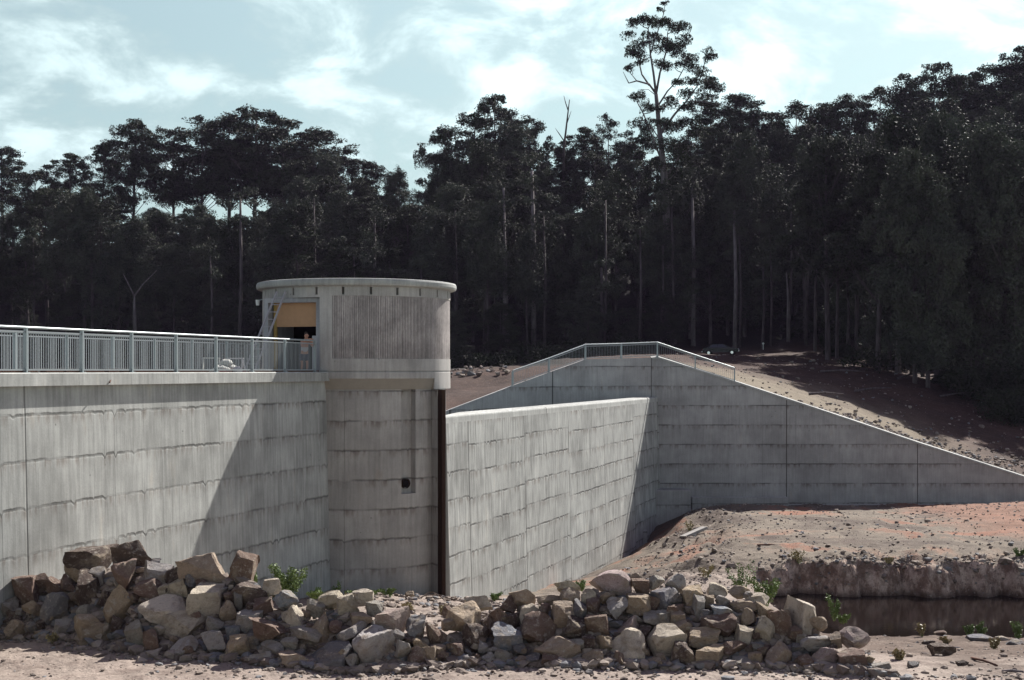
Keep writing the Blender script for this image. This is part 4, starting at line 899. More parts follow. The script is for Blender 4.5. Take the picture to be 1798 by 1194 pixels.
scatter('broken_stone', np.c_[X, d, near_z(X, d)+.02], rr.uniform(.06, .34, n), M['rubble'], 'broken stone strewn on the ground at the foot of the tower', 'stones', 10)
n = 4200; px = rr.uniform(1080, 1880, n); d = rr.uniform(60, 103, n); px = np.where(rr.rand(n) < .4, rr.uniform(1090, 1290, n), px); X = gx(px, d); z_ = near_z(X, d); k_ = (z_ > WZ+.1)
scatter('bank_stones', np.c_[X, d, z_+.02][k_], (rr.exponential(.055, n)+.045)[k_], M['rubble'], 'stones scattered over the earth bank above the pond', 'stones', 12)

n = 900; px = rr.uniform(1330, 1900, n); d = rr.normal(66.6, .9, n); X = gx(px, d); z_ = near_z(X, d); k_ = z_ > WZ
scatter('bank_edge_stones', np.c_[X, d, z_+.02][k_], (rr.exponential(.08, n)+.05)[k_], M['rubble'], 'clods and stones crumbling along the lip and face of the cut bank', 'stones', 13)
# reinforcing bar loops and drift sticks
def rod(pts, r_, mat, name, label, cat):
    o0 = Vector(pts[0]); m = MB(); m.tube([Vector(p)-o0 for p in pts], r_, 6); o = m.build(name, mat, smooth=True); o.location = o0; tag(o, label, cat); return o
def arc(px0, px1, ytop, ybase, d, n=14): return [P(px0+(px1-px0)*i/n, ybase-(ybase-ytop)*math.sin(math.pi*i/n), d+.6*math.sin(3*i/n)) for i in range(n+1)]
rod(arc(722, 800, 1044, 1056, 55), .022, M['rust'], 'steel_rod', 'widest bent rusty steel rod arching at the foot of the tower', 'steel rod')
rod(arc(736, 780, 1040, 1054, 55.6), .02, M['rust'], 'steel_rod', 'tallest bent rusty steel rod looped at the foot of the tower guide slot', 'steel rod')
rod(arc(745, 815, 1050, 1058, 54.4), .02, M['rust'], 'steel_rod', 'lowest bent rusty steel rod reaching right towards the spillway wall', 'steel rod')
def gstick(pxa, ya, pxb, yb, r_, mat, label):
    da, db = ground_hit(pxa, ya), ground_hit(pxb, yb); a, b = P(pxa, ya, da)+Vector((0, 0, .03)), P(pxb, yb, db)+Vector((0, 0, .03)); mid = (a+b)/2+Vector((0, 0, .03)); rod([a, mid, b], r_, mat, 'stick', label, 'stick')
gstick(1706, 1157, 1750, 1171, .035, M['wood'], 'dark stick lying on the mud below the single dark rock')
gstick(1760, 1181, 1797, 1183, .04, M['bark_pale'], 'pale stick at the lower right picture edge')
gstick(290, 1172, 345, 1170, .018, M['bark_pale'], 'pale thin twig on the gravel in front of the left heap')
gstick(1330, 958, 1370, 959, .05, M['wood'], 'short dark log on the earth plateau above the cut bank')
gstick(1432, 1078, 1470, 1086, .06, M['wood'], 'brown driftwood branch on the near shore of the pond')
sl_ = P(1218, 945, 83); m = MB(); m.box((0, 0, 0), (1.5, .9, .16)); o = m.build('concrete_slab', M['tower'], bevel=.02); o.location = (sl_.x, sl_.y, float(near_z(np.array([sl_.x]), np.array([83.0]))[0])+.12); o.rotation_euler = (-.10, -.35, .3); tag(o, 'flat grey concrete slab lying on the earth slope below the footing', 'slab')

# ------------------------------------------------------------------ plants
def leaves(rs, centres, radii, n, size, flat=1.0, droop=.3, up=.35):
    """leaf quads spread through ellipsoid clumps; returns verts, faces arrays"""
    V = []; 
    for c, r_, k in zip(centres, radii, n):
        p = rs.normal(size=(k, 3)); p /= np.linalg.norm(p, axis=1)[:, None]; rad = rs.uniform(.25, 1, (k, 1))**.5
        p[:, 2] = np.where(rs.rand(k) < up, np.abs(p[:, 2]), p[:, 2]); p = p*rad*(1+.25*np.sin(p[:, :1]*5+rs.uniform(0, 6))); p = np.array(c)+p*np.array(r_)
        a = rs.normal(size=(k, 3)); a[:, 2] -= droop; a /= np.linalg.norm(a, axis=1)[:, None]; b = np.cross(a, rs.normal(size=(k, 3))); b /= np.linalg.norm(b, axis=1)[:, None]
        s_ = size*rs.uniform(.6, 1.35, (k, 1)); q = np.stack([p-a*s_, p+b*s_*.42, p+a*s_, p-b*s_*.42], 1); V.append(q.reshape(-1, 3))
    V = np.concatenate(V); Fc = np.arange(len(V)).reshape(-1, 4); return V, Fc
def arr_mesh(name, V, Fc, mat):
    me = bpy.data.meshes.new(name); me.vertices.add(len(V)); me.vertices.foreach_set('co', V.ravel()); n = len(Fc)
    me.loops.add(n*4); me.loops.foreach_set('vertex_index', Fc.ravel().astype(np.int32)); me.polygons.add(n); me.polygons.foreach_set('loop_start', np.arange(0, n*4, 4, dtype=np.int32)); me.polygons.foreach_set('loop_total', np.full(n, 4, dtype=np.int32))
    me.update(calc_edges=True); me.materials.append(mat); return me
def gum(seed, H, tr, cbase, spread, ncl, style='open', leafn=230, mat='leaf', bk='bark', clump=(1.5, 2.7), flat=.36, leaf=.165):
    """one eucalypt prototype: returns root with trunk and crown at the origin"""
    rs = np.random.RandomState(seed); r = random.Random(seed); root = empty('gum_tree'); tm = MB()
    k = 9; bx, by = r.uniform(-.6, .6), r.uniform(-.6, .6)
    ax = [Vector((bx*math.sin(2.2*i/k+seed)*H/30-bx*math.sin(seed)*H/30, by*math.sin(1.9*i/k+seed*2)*H/30-by*math.sin(seed*2)*H/30, H*.93*i/k)) for i in range(k+1)]
    tm.tube([ax[0]-Vector((0, 0, 1.5))]+ax, [tr*1.3]+[tr*(1.12-.98*(i/k)**1.1) for i in range(k+1)], 9)
    def axp(z): f = min(max(z/(H*.93)*k, 0), k-.001); i = int(f); return ax[i].lerp(ax[i+1], f-i)
    cs = []; rd = []; nn = []
    for i in range(ncl):
        t = (i+r.random())/ncl; ang = i*2.4+r.uniform(-.5, .5)
        if style == 'open': z = H*(cbase+(1-cbase)*(t**.75)); rr_ = spread*math.sin(math.pi*min(.96, .22+.74*t**.8))**.8*r.uniform(.35, 1.05)
        elif style == 'umbrella': z = H*(cbase+(1-cbase)*t); rr_ = spread*(.35+.65*t if t < .8 else 1.1*(1.02-t)/.3)*r.uniform(.3, 1.1); z -= abs(rr_)/spread*H*.10*t
        else: z = H*(cbase+(1-cbase)*t); rr_ = spread*(.7+.3*math.sin(math.pi*t))*min(1, (1.1-t)/.42)*r.uniform(.2, 1.1)
        z = min(z, H*.985); c = axp(z)+Vector((math.cos(ang)*rr_, math.sin(ang)*rr_, 0)); c.z = z
        cr = r.uniform(*clump)*(1-.25*t); 
        st = axp(max(H*cbase*.75, z-rr_*r.uniform(.7, 1.2)-cr*.8)); mid = st.lerp(c, .55)+Vector((0, 0, -.12*rr_)); lr = max(.05, tr*.24*(1-.5*t))
        tm.tube([st, mid, c-Vector((0, 0, cr*.25))], [lr, lr*.7, lr*.35], 5, cap=False)
        for q in range(4):
            oc = c+Vector((r.uniform(-1, 1)*cr*.75, r.uniform(-1, 1)*cr*.75, r.uniform(-.55, .35)*cr)); cs.append(oc); w2 = r.uniform(.4, .95); rd.append((cr*w2, cr*w2*r.uniform(.7, 1), cr*flat*r.uniform(.6, 1.5))); nn.append(int(leafn*cr*cr/3/1.1))
            tm.tube([mid, oc-Vector((0, 0, .1))], [lr*.4, lr*.2], 4, cap=False)
    tm.build('trunk', M[bk], root, smooth=True)
    V, Fc = leaves(rs, cs, rd, nn, leaf); me = arr_mesh('crown', V, Fc, M[mat]); o = bpy.data.objects.new('crown', me); link(o, root)
    root['H'] = H; return root
protos = {}
for i in range(5): protos[('open', i)] = gum(20+i, 26+i, .34, .42, 5.4, 32, 'open', 240, 'leaf' if i % 2 else 'leaf')
for i in range(3): protos[('umb', i)] = gum(40+i, 26, .28, .50, 7.0, 30, 'umbrella', 230)
for i in range(5): protos[('dense', i)] = gum(60+i, 26, .26, .16, 4.8, 46, 'dense', 260, ['leaf', 'leaf2', 'leaf2', 'leaf', 'leaf2'][i], flat=.6)
for i in range(3): protos[('slim', i)] = gum(80+i, 25, .22, .50, 2.9, 26, 'dense', 240, ['leaf2', 'leaf', 'leaf2'][i], bk='bark_pale' if i == 1 else 'bark', flat=.75)
used = {}
def fz(x, y): return float(far_z(np.array([x]), np.array([y]))[0])
trr = random.Random(77)
def plant(kind, i, px, d, ytop=None, H=None, wide=1.0, label='', group='', name='gum_tree', cat='tree'):
    pr = protos[(kind, i)]; x = gx(px, d); z = fz(x, d)
    if ytop is not None: H = EYE-(ytop-YH)/F*d-z
    o = copy_tree(pr); s_ = H/pr['H']; o.location = (x, d, z-.2); sw = wide*(.6*s_+.4)
    o.scale = (sw, sw, s_); o.rotation_euler = (0, 0, trr.uniform(0, 6.28)); o.name = name
    if 'H' in o: del o['H']
    tag(o, label, cat, group); return o
SK = [(-60, 280, 'dense', 0, 1, 255), (5, 262, 'open', 1, 1, 255), (60, 300, 'umb', 1, .9, 250), (128, 268, 'open', 2, 1, 255), (178, 248, 'open', 3, .9, 258), (234, 210, 'open', 0, .85, 262), (305, 222, 'umb', 0, .9, 265),
      (352, 212, 'umb', 2, 1.1, 262), (400, 200, 'umb', 1, 1.1, 262), (447, 188, 'umb', 0, 1.2, 260), (500, 205, 'umb', 2, 1.1, 258), (552, 226, 'umb', 1, 1.0, 262), (600, 272, 'open', 4, .8, 262), (650, 288, 'open', 1, .9, 258), (694, 300, 'dense', 1, .9, 255),
      (742, 335, 'dense', 2, .8, 250), (782, 222, 'umb', 1, .65, 252), (826, 190, 'umb', 2, .75, 254), (872, 158, 'umb', 0, .7, 256), (925, 205, 'umb', 1, .75, 255), (985, 265, 'open', 3, .8, 256), (1030, 222, 'open', 2, .9, 258), (1068, 205, 'umb', 2, .6, 266), (1105, 250, 'open', 0, .8, 252),
      (1245, 180, 'open', 2, .9, 255), (1298, 165, 'open', 4, .9, 256), (1345, 190, 'umb', 0, .8, 258), (1400, 180, 'umb', 1, .9, 258), (1447, 182, 'open', 0, .9, 258), (1500, 172, 'open', 3, 1, 260), (1550, 150, 'umb', 2, .9, 262), (1592, 150, 'dense', 0, 1, 262), (1640, 104, 'umb', 0, .85, 264), (1688, 140, 'open', 1, 1, 262), (1732, 116, 'umb', 1, .8, 264), (1775, 110, 'open', 4, .9, 262), (1805, 82, 'open', 2, 1, 262), (1865, 70, 'open', 0, 1, 262), (-130, 300, 'open', 2, 1, 250), (1930, 60, 'open', 1, 1, 262)]
SKL = {447: 'tallest broad flat topped gum in the middle of the left skyline', 234: 'round topped gum standing just left of the wide flat crowns', 872: 'gum with small topmost tuft highest of the open crowns right of the tower', 1640: 'gum with rounded open crown standing up on the right skyline', 742: 'lowest crown in the dip of the skyline above the tower', 1068: 'thin wispy gum crown on the skyline just left of the giant tree', 1805: 'gum crown reaching highest at the right picture edge', 694: 'dense bushy crown just left of the dip in the skyline', 552: 'rightmost flat topped crown of the wide left skyline group', 1298: 'rounded crown on the skyline just right of the giant tree'}
def tz(px):
    for a, n_ in ((120, 'at the far left'), (290, 'above the left railing'), (470, 'left of the tower'), (620, 'behind the tower doorway side'), (760, 'behind the tower drum'), (900, 'right of the tower'), (1050, 'behind the spillway wing wall'), (1160, 'behind the abutment peak'), (1300, 'behind the parked car'), (1420, 'beside the dirt track'), (1550, 'above the straw coloured bank'), (1680, 'above the red earth bank'), (2600, 'at the far right')):
        if px < a: return n_
for px, y, kd, i, wd_, d in SK:
    plant(kd, i, px, d, ytop=y, wide=wd_*(1.32 if kd == 'umb' else 1.18), label=SKL.get(px, f'dark gum crown on the skyline {tz(px)}'), group='gum trees on the skyline')
for row in range(3):
  px = -120+row*11
  while px < 1930:       # middle rows
      skyy = float(np.interp(px, [a[0] for a in sorted(SK)], [a[1] for a in sorted(SK)])); d = trr.uniform(218, 228)+row*12; kd, i = trr.choice([('open', 0), ('open', 4), ('dense', 0), ('dense', 1), ('dense', 2), ('dense', 3), ('dense', 4), ('open', 2)])
      plant(kd, i, px, d, ytop=(skyy+trr.uniform(135, 185)+(2-row)*30 if px < 520 else skyy+trr.uniform(35, 75)+(2-row)*40) if not 560 < px < 760 else skyy+trr.uniform(15, 50)+(2-row)*20, wide=1.0, label=f'dark leafy gum in the middle of the forest {tz(px)}', group='gum trees in the middle of the forest'); px += trr.uniform(44, 62)
px = -100
while px < 1920:       # front rows with visible trunks
    d = trr.uniform(199, 214); kd, i = trr.choice([('slim', 0), ('slim', 1), ('slim', 2), ('dense', 2), ('dense', 4), ('open', 1)]); yt = trr.uniform(330, 440) if px < 700 else trr.uniform(300, 430) if px < 1250 else trr.uniform(230, 340)
    if px > 1540: d = trr.uniform(152, 182); yt = trr.uniform(200, 300)
    elif px > 1420: d = trr.uniform(176, 195)
    if not (1255 < px < 1385 and d < 205): plant(kd, i, px, d, ytop=yt, wide=.95, label=f'slender trunked gum at the front edge of the forest {tz(px)}', group='slender gums along the forest edge')
    px += trr.uniform(24, 40) if px < 1400 else trr.uniform(13, 24)
px = -100
while px < 1920:       # low saplings along the edge
    d = trr.uniform(196, 206)
    if not (1180 < px < 1385): plant('dense', trr.randrange(5), px, d, ytop=trr.uniform(500, 560), wide=1.0, label=f'low leafy sapling at the foot of the forest {tz(px)}', group='saplings at the foot of the forest', name='sapling')
    px += trr.uniform(55, 95)
for k, v in protos.items():
    for c in list(v.children): bpy.data.objects.remove(c)
    bpy.data.objects.remove(v)

# the giant
def giant():
    d = 206; x0 = gx(1176, d); z0 = fz(x0, d); root = empty('giant_gum_tree', (x0, d, z0)); tag(root, 'giant gum rising far above the forest with bare twisted limbs and two open crowns', 'tree')
    q = lambda px, y, dy=0: Vector((gx(px, d)-x0+0, dy, EYE-(y-YH)/F*d-z0))
    m = MB(); m.tube([q(1178, 625), q(1180, 560), q(1176, 470), q(1170, 380), q(1166, 300), q(1158, 230), q(1152, 165)], [.85, .72, .62, .55, .46, .36, .28], 12)
    L = [([q(1152, 165), q(1140, 148), q(1118, 142), q(1104, 146)], .18), ([q(1104, 146), q(1094, 126)], .08), ([q(1118, 142), q(1100, 120)], .07), ([q(1140, 150), q(1128, 128, 1), q(1120, 100), q(1112, 75)], .14), ([q(1152, 165), q(1146, 130, -1), q(1142, 95), q(1138, 50)], .2), ([q(1152, 165), q(1160, 125, 1), q(1170, 90), q(1172, 60)], .18), ([q(1156, 185), q(1172, 160), q(1190, 140, 1), q(1205, 112)], .14),
         ([q(1142, 95), q(1155, 55), q(1165, 25), q(1168, 5)], .1), ([q(1160, 235), q(1185, 200), q(1205, 178), q(1225, 150)], .2), ([q(1225, 150), q(1235, 120), q(1240, 98)], .1), ([q(1225, 150), q(1248, 140), q(1262, 152)], .08), ([q(1205, 178), q(1236, 178), q(1256, 185)], .09), ([q(1165, 290), q(1145, 240), q(1130, 200), q(1118, 178)], .16), ([q(1130, 200), q(1122, 225)], .07), ([q(1166, 320), q(1195, 270), q(1222, 250)], .15), ([q(1165, 255), q(1145, 225), q(1135, 210)], .1), ([q(1152, 168), q(1140, 155, 1), q(1120, 158)], .07)]
    for p, r_ in L: m.tube(p, [r_*(1-.6*i/(len(p)-1)) for i in range(len(p))], 6)
    C = [(1120, 38, 1.4), (1140, 30, 1.7), (1158, 40, 1.6), (1176, 42, 1.4), (1190, 50, 1.3), (1200, 68, 1.3), (1110, 55, 1.1), (1120, 90, 1.3), (1112, 100, 1.2), (1135, 75, 1.3), (1150, 62, 1.4), (1165, 80, 1.5), (1180, 85, 1.4), (1195, 95, 1.3), (1205, 75, 1.0), (1130, 105, 1.0), (1160, 108, 1.2), (1180, 112, 1.1), (1168, 4, .6), (1160, 18, .6), (1205, 112, 1.0), (1108, 122, .9),
         (1218, 100, 1.1), (1240, 98, 1.2), (1256, 96, .7), (1228, 125, 1.3), (1245, 135, 1.3), (1258, 155, 1.3), (1235, 155, 1.4), (1215, 140, 1.2), (1240, 175, 1.4), (1222, 178, 1.4), (1200, 165, 1.3), (1256, 185, 1.0), (1195, 190, 1.4), (1185, 150, 1.0), (1170, 180, 1.3), (1150, 190, 1.0),
         (1118, 175, 1.2), (1132, 190, 1.2), (1125, 215, 1.3), (1140, 225, 1.3), (1160, 215, 1.5), (1180, 220, 1.6), (1205, 215, 1.6), (1222, 235, 1.5), (1150, 250, 1.6), (1180, 260, 1.8), (1210, 265, 1.7), (1135, 245, 1.4), (1190, 300, 1.8), (1155, 290, 1.7), (1225, 290, 1.6), (1140, 320, 1.4), (1170, 335, 1.6), (1210, 330, 1.6)]
    rs = np.random.RandomState(3); cs = []; rd = []; nn = []
    segs = [b for p, _ in L for a, c in zip(p, p[1:]) for b in (a, a.lerp(c, .5), c)]; tw_ = m
    for px_, y_, r_ in C:
        c0 = q(px_, y_, 0); b0 = min(segs, key=lambda b: (b-c0).length+(2.0 if b.z > c0.z else 0)); c0.y += rs.uniform(-1.6, 1.6); tw_.tube([b0, b0.lerp(c0, .5)+Vector((rs.uniform(-.3, .3), 0, -.3)), c0], [.075, .055, .03], 5, cap=False)
        for k in range(6):
            w2 = rs.uniform(.35, .9); c = c0+Vector((rs.uniform(-1, 1)*.85*r_, rs.uniform(-1, 1)*.8*r_, rs.uniform(-.45, .35)*r_)); cs.append(c); rd.append((r_*w2, r_*w2, r_*w2*rs.uniform(.4, .8))); nn.append(int(230*r_*r_*w2*w2)); tw_.tube([c0, c], [.03, .012], 4, cap=False)
    m.build('trunk', M['bark_pale'], root, smooth=True)
    V, Fc = leaves(rs, cs, rd, nn, .13, droop=.7); me = arr_mesh('crown', V, Fc, M['leaf']); link(bpy.data.objects.new('crown', me), root)
giant()
def snag(pts, name, label, mat, r_, d):
    p = [P(a, b, d) for a, b in pts[0]]; root = p[0]; m = MB(); m.tube([x-root for x in p], [r_*(1-.75*i/(len(p)-1)) for i in range(len(p))], 7)
    for br in pts[1:]: m.tube([P(a, b, d)-root for a, b in br], [r_*.4, r_*.3, r_*.12][:len(br)] if len(br) == 3 else [r_*.35, r_*.12], 5)
    o = m.build(name, M[mat], smooth=True); o.location = root; tag(o, label, 'dead tree')
snag([[(990, 300), (990, 258), (993, 235), (997, 200), (1000, 175)], [(998, 195), (993, 180), (990, 168)], [(992, 250), (982, 235), (975, 225)], [(996, 215), (1003, 195)]], 'dead_tree', 'bare dead gum branch sticking up on the skyline left of the giant tree', 'bark', .28, 250)
snag([[(1384, 600), (1384, 530), (1381, 478)]], 'dead_tree', 'short pale dead trunk standing in the forest edge right of the dirt track', 'bark_pale', .28, 197)
for a, lb in ((((237, 585), (236, 540), (236, 520)), 'dead forked tree in the dark forest above the left railing'),): snag([[*a], [(236, 520), (226, 500), (216, 480)], [(236, 520), (250, 500), (275, 475)]], 'forked_tree', lb, 'bark_pale', .3, 196)
# long visible trunks
extra = []; _q = random.Random(21); _x = -20
while _x < 1850:
    if not 1240 < _x < 1290: extra.append((round(_x), 595 if _x > 700 else 575, _q.uniform(340, 500), round(_q.choice((.11, .14, .17, .2, .24)), 2)))
    _x += _q.uniform(30, 105)
for px, y0, y1, r_ in tuple(extra)+((885, 600, 330, .33), (937, 600, 300, .42), (850, 600, 400, .28), (1052, 600, 470, .30), (1290, 590, 370, .33), (1217, 590, 330, .36), (1577, 600, 400, .4), (1530, 610, 470, .28), (1620, 600, 480, .25), (1715, 620, 430, .3), (1780, 630, 460, .32), (1413, 600, 460, .28), (797, 600, 470, .3), (1488, 600, 480, .22), (655, 480, 380, .25), (160, 570, 380, .3), (420, 570, 350, .3), (1122, 600, 400, .22), (1160, 600, 430, .2), (1338, 590, 470, .2)):
    d = (201 if px < 1420 else 188 if px < 1560 else 172)+(px % 7)-4; b = P(px, y0, d); b.z = fz(b.x, d)-.5; t = P(px-4+px % 9, y1, d+2); m = MB(); m.tube([(0, 0, 0), (t-b)*.5+Vector((.2, 0, 0)), t-b], [r_, r_*.8, r_*.5], 8)
    cs = [t-b+Vector((trr.uniform(-2.2, 2.2), trr.uniform(-2, 2), trr.uniform(-3, 2.5))) for _ in range(9)]
    root = empty('tall_gum_tree', b); m.build('trunk', M['bark_pale' if r_ > .31 else 'bark'], root, smooth=True)
    V, Fc = leaves(np.random.RandomState(abs(int(px))), cs, [(1.1, 1.1, .6)]*9, [260]*9, .15, droop=.5); link(bpy.data.objects.new('crown', arr_mesh('crown', V, Fc, M['leaf2'])), root)
    tag(root, f'{"stout pale" if r_ > .31 else "thin grey"} long bare trunk with small crown {tz(px)}', 'tree', 'long bare trunks along the forest edge')
# undergrowth
rs = np.random.RandomState(9); cs = []; rd = []; nn = []
for k in range(420):
    px = rs.uniform(-150, 1950); d = rs.uniform(190, 225)
    if 1170 < px < 1400 and d < 210: continue
    if rs.rand() < .42 and px > 1450: d = rs.uniform(160, 200)
    if px < 560: d = rs.uniform(183, 205)
    elif px < 1010 and rs.rand() < .7: d = rs.uniform(176, 197)
    x = gx(px, d); h = rs.uniform(.8, 2.6); cs.append((x, d, fz(x, d)+h*.3)); rd.append((h, h, h*.8)); nn.append(int(100*h))
V, Fc = leaves(rs, cs, rd, [2*a for a in nn], .17, up=.7); o = bpy.data.objects.new('undergrowth', arr_mesh('undergrowth', V, Fc, M['under'])); link(o); tag(o, 'dark scrubby undergrowth at the foot of the forest', 'undergrowth', kind='stuff')
# bushes on the red bank (right)
for i, (px, y, r_, lb) in enumerate([(1760, 705, 6.5, 'big dark green bush at the right picture edge above the red earth'), (1690, 690, 3.6, 'dark green bush on the red earth left of the biggest bush'), (1560, 645, 2.8, 'low dark bush at the top of the red earth bank'), (1640, 640, 2.6, 'small dark bush under the slender trunks at the bank top'), (1480, 622, 2.2, 'low dark bush where the dirt track meets the forest'), (1840, 730, 6, 'dark bush cut by the right picture edge, nearest to the sloping wall'), (1700, 655, 5, 'dark spreading bush behind the left of the biggest bush'), (1600, 625, 3.5, 'dark bush in front of the slender trunks left of the red gully'), (1790, 655, 5.5, 'tall dark bush under the trees at the right picture edge')]):
    d = [150, 158, 176, 180, 186, 140, 172, 184, 172][i]; x = gx(px, d); z = fz(x, d); root = empty('bush', (x, d, z)); rs = np.random.RandomState(i+50)
    cs = [(rs.uniform(-1, 1)*r_*.8, rs.uniform(-1, 1)*r_*.5, rs.uniform(.1, .9)*r_*.55) for _ in range(16)]; V, Fc = leaves(rs, cs, [(r_*.35, r_*.35, r_*.28)]*16, [int(150*r_)]*16, .15)
    link(bpy.data.objects.new('foliage', arr_mesh('foliage', V, Fc, M['under'])), root); m = MB()
    for c in cs[:6]: m.tube([(0, 0, -.2), (c[0]*.5, c[1]*.5, c[2]*.6), c], [.08, .05, .02], 5)
    m.build('stem', M['bark'], root); tag(root, lb, 'bush', 'bushes on the red earth bank')
for i, (px, y, L_, an, lb) in enumerate([(1440, 655, 5, .15, 'long fallen pole on the dark earth right of the dirt track'), (1500, 690, 3.5, -.3, 'short fallen log in the middle of the shaded earth bank'), (1575, 668, 7, .5, 'fallen branch leaning over the top of the earth bank'), (1420, 695, 3, -.5, 'dark branch lying where pale verge meets dark earth'), (1650, 700, 4, .2, 'grey log below the left bush of the red bank')]):
    hit = next((d for d in np.arange(107, 200, .5) if EYE-(y-YH)/F*d <= fz(gx(px, d), d)), 150); p = Vector((gx(px, hit), hit, fz(gx(px, hit), hit)+.15)); m = MB(); e = Vector((math.cos(an)*L_, math.sin(an)*L_, L_*.10*(i % 3))); m.tube([(0, 0, 0), e*.5+Vector((0, .2, .1)), e], [.13, .10, .05], 7); o = m.build('fallen_branch', M['bark']); o.location = p; tag(o, lb, 'fallen branch')
# weeds near the rocks
def weed(px, py, w, h, label, seed, base='ground', mat='bush', leaf=.05, dens=1.0, d=None):
    d = d or ground_hit(px, py+h/2); x = gx(px, d); z = float(near_z(np.array([x]), np.array([d]))[0]); zb = EYE-(py+h/2-YH)/F*d; z = max(z, zb); W_, H_ = w*d/F, h*d/F
    root = empty('weed_bush', (x, d, z)); rs = np.random.RandomState(seed); m = MB(); cs = []; nst = max(5, int(w/5))
    for i in range(nst):
        tx, ty, tz_ = rs.uniform(-.5, .5)*W_, rs.uniform(-.4, .4)*W_, H_*rs.uniform(.55, 1.05); pts_ = [Vector((tx*.15, ty*.15, -.05)), Vector((tx*.5, ty*.5, tz_*.55)), Vector((tx, ty, tz_))]; m.tube(pts_, [.012, .009, .004], 4)
        for f in np.linspace(.25, 1, 7): q = pts_[1].lerp(pts_[2], f*2-1) if f > .5 else pts_[0].lerp(pts_[1], f*2); cs.append(tuple(q))
    V, Fc = leaves(rs, cs, [(W_*.09+.04, W_*.09+.04, H_*.08+.03)]*len(cs), [int(15*dens)]*len(cs), leaf, droop=-.3)
    m.build('stem', M['bush'], root); link(bpy.data.objects.new('foliage', arr_mesh('foliage', V, Fc, M[mat])), root); tag(root, label, 'weed', 'green weeds around the rock heaps'); return root
weed(508, 1020, 62, 52, 'tallest bright green weed bush by the dam wall right of the left rock heap', 1, dens=1.6, d=47)
weed(448, 1010, 16, 26, 'slim weed behind the upright squared block', 2, d=46)
weed(556, 1042, 40, 14, 'low green weeds left of the tower corner', 3, d=52); weed(586, 1036, 24, 26, 'thin wiry weed at the tower corner', 4, dens=.5, d=55); weed(640, 1042, 60, 12, 'flat green weed patch along the tower foot', 5, d=55)
weed(682, 1042, 26, 14, 'small green weed tuft in the middle of the tower foot', 6, d=55.5); weed(1022, 1028, 20, 16, 'small green weed behind the pale long rock and the pinkish boulder', 7, d=50); weed(868, 1048, 30, 10, 'low weed tuft at the foot of the spillway wall', 8, d=56)
weed(1300, 1018, 46, 54, 'loose pale green shrub on the earth slope behind the right heap', 9, dens=.7, d=50); weed(1345, 1040, 56, 44, 'bright green weed clump just right of the loose pale shrub', 10, dens=1.2, d=48)
weed(1465, 1068, 24, 40, 'single bright green weed standing at the near edge of the pond', 11, d=51); weed(1480, 1086, 24, 14, 'low green tuft at the foot of the single pond weed', 12, d=52); weed(1702, 1108, 16, 22, 'small green weed on the near shore, left of the edge weed', 13, d=55); weed(1788, 1112, 24, 28, 'green weed at the right picture edge on the near shore', 14, d=54)
weed(1722, 1106, 18, 24, 'green weed beside the shore slab, right of the small one', 15, d=55); weed(1790, 985, 22, 18, 'green weed tuft on top of the cut bank at the right edge', 16, d=68)
M['straw'] = leaf_mat('dry_grass', (.22, .18, .09), (.36, .30, .17))
for k_, (px, py) in enumerate([(20, 1118), (90, 1122), (470, 1048), (600, 1052), (720, 1066), (780, 1072), (905, 1050), (1120, 1030), (1240, 1005), (1390, 1082), (1500, 1100), (1620, 1108), (1660, 1125), (1580, 1150), (1405, 978), (1560, 985), (1210, 925), (1745, 1130)]):
    weed(px, py, 16+k_ % 5*4, 12+k_ % 3*4, f'dry straw coloured grass tuft {["at the left edge below the first rocks", "by the low left rocks of the front row", "in front of the tall green weed bush", "left of the tower foot", "under the bent steel rods", "right of the bent steel rods", "at the foot of the spillway wall", "behind the big pinkish boulder", "high on the earth slope", "behind the pointed buff rock", "at the near left end of the pond", "on the near shore in the middle of the pond", "on the mud left of the shore slab", "on the mud right of the last heaped rocks", "on the left end of the cut bank lip", "in the middle of the cut bank lip", "below the concrete footing", "on the mud below the edge weed"][k_]}', 60+k_, dens=.5, mat='straw', leaf=.06)
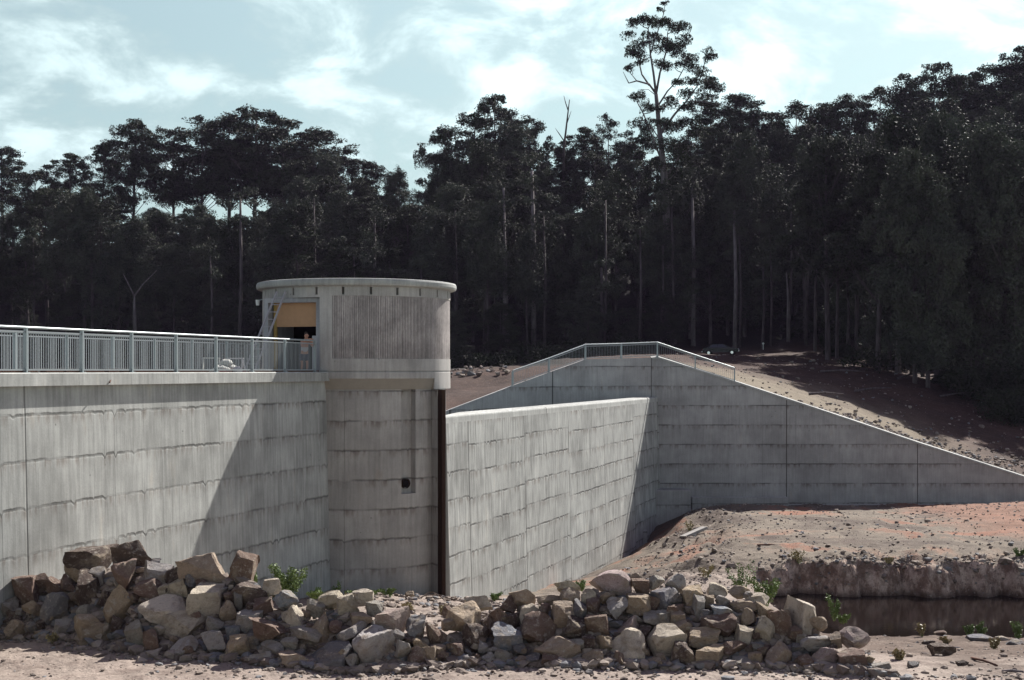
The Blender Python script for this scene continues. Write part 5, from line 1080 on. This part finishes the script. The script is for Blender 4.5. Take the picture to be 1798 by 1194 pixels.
# spoil stones by wall end
# ------------------------------------------------------------------ car
def car():
    d = 184; x = gx(1266, d); z = fz(x, d)+.02; root = empty('parked_car', (x, d, z)); tag(root, 'dark sedan parked on the dirt track in the shade below the forest', 'car')
    paint = simple('dark_car_paint', (.008, .008, .010), .25, .35, 0, .05); glass = simple('car_glass', (.03, .035, .04), .08, .8, 0, .05); wsg = simple('windscreen_glass', (.45, .5, .52), .12, .8, .9, .05); chrome = simple('chrome', (.8, .8, .8), .15, .8, 1, .02); tyre = simple('tyre_rubber', (.02, .02, .02), .9, .2); tail = simple('tail_lamp', (.3, .02, .02), .3, .5)
    prof = [(-2.3, .35), (-2.32, .62), (-2.25, .86), (-1.75, .93), (-1.30, .95), (1.0, .95), (1.25, .92), (2.1, .82), (2.28, .70), (2.3, .38)]
    m = MB(); ws = []
    rows = []
    for yy, ins in ((-.85, 0), (-.80, .03), (.80, .03), (.85, 0)): rows.append([(px_, yy, pz+(0 if abs(yy) > .82 else .03)) for px_, pz in prof])
    m.quadgrid(rows); 
    for yy in (-.85, .85): m.poly([(a, yy, b) for a, b in prof]+[(1.85, yy, .35), (1.75, yy, .62), (1.25, yy, .62), (1.12, yy, .35), (-1.12, yy, .35), (-1.25, yy, .62), (-1.75, yy, .62), (-1.9, yy, .35)])
    m.poly([(-2.3, -.85, .35), (2.3, -.85, .38), (2.3, .85, .38), (-2.3, .85, .35)]); m.build('body', paint, root)
    m = MB(); m.quadgrid([[(-1.05, -.60, 1.40), (.35, -.60, 1.42)], [(-1.05, .60, 1.40), (.35, .60, 1.42)]]); m.box((-.35, 0, 1.405), (1.4, 1.2, .03))
    for sx, tx in ((-1.62, -1.05), (1.0, .35), (-.35, -.33)):
        for sy in (-1, 1): m.bar((sx, sy*.78, .95), (tx, sy*.60, 1.41), .06)
    m.build('roof', paint, root)
    for nm, q in (('windscreen', [(1.0, -.75, .96), (1.0, .75, .96), (.37, .58, 1.40), (.37, -.58, 1.40)]), ('rear_window', [(-1.62, -.75, .96), (-1.62, .75, .96), (-1.06, .58, 1.39), (-1.06, -.58, 1.39)]), ('side_window', [(-1.6, -.79, .96), (.98, -.79, .96), (.37, -.61, 1.39), (-1.06, -.61, 1.39)]), ('side_window', [(-1.6, .79, .96), (.98, .79, .96), (.37, .61, 1.39), (-1.06, .61, 1.39)])):
        m = MB(); m.poly(q); m.build(nm, glass if nm == 'side_window' else wsg, root)
    for sx in (-1.5, 1.48):
        for sy in (-1, 1):
            m = MB(); m.tube([(sx, sy*.70, .32), (sx, sy*.87, .32)], .32, 20); wh = m.build('wheel', tyre, root); m = MB(); m.tube([(sx, sy*.86, .32), (sx, sy*.885, .32)], .18, 14); m.build('hubcap', chrome, wh)
    for sy in (-1, 1):
        m = MB(); m.tube([(2.26, sy*.6, .70), (2.33, sy*.6, .70)], .10, 14); m.build('headlight', chrome, root); m = MB(); m.box((-2.31, sy*.62, .74), (.05, .3, .14)); m.build('tail_light', tail, root)
    m = MB(); m.box((2.36, 0, .48), (.10, 1.6, .12)); m.build('bumper', chrome, root, bevel=.02); m = MB(); m.box((-2.36, 0, .48), (.10, 1.6, .12)); m.build('bumper', chrome, root, bevel=.02)
    m = MB(); m.box((2.31, 0, .68), (.03, .9, .14)); m.build('grille', chrome, root)
    root.rotation_euler = (0, R_(-1), R_(-14)); 
car()
mk = P(1340, 591, 196); mk.z = fz(mk.x, 196); root = empty('marker_post', mk); tag(root, 'short white marker post beside the dirt track in front of the trees', 'post')
m = MB(); m.tube([(0, 0, -.1), (0, 0, .75)], .05, 8); m.build('post', M['white'], root); m = MB(); m.tube([(0, -.03, .86), (0, .03, .86)], .15, 14); m.build('disc', M['white'], root)
# ------------------------------------------------------------------ air
hm = bpy.data.materials.new('thin_haze'); hm.use_nodes = True; t = hm.node_tree; t.nodes.clear()
pv = t.nodes.new('ShaderNodeVolumePrincipled'); pv.inputs['Color'].default_value = (.78, .64, 1.0, 1); pv.inputs['Density'].default_value = .000055
ho = t.nodes.new('ShaderNodeOutputMaterial'); t.links.new(pv.outputs[0], ho.inputs['Volume'])
m = MB(); m.box((0, 0, 0), (2400, 1400, 140)); o = m.build('haze', hm); o.location = (0, 640, 35); tag(o, 'thin violet grey haze in the air in front of the forest', 'haze', kind='stuff')
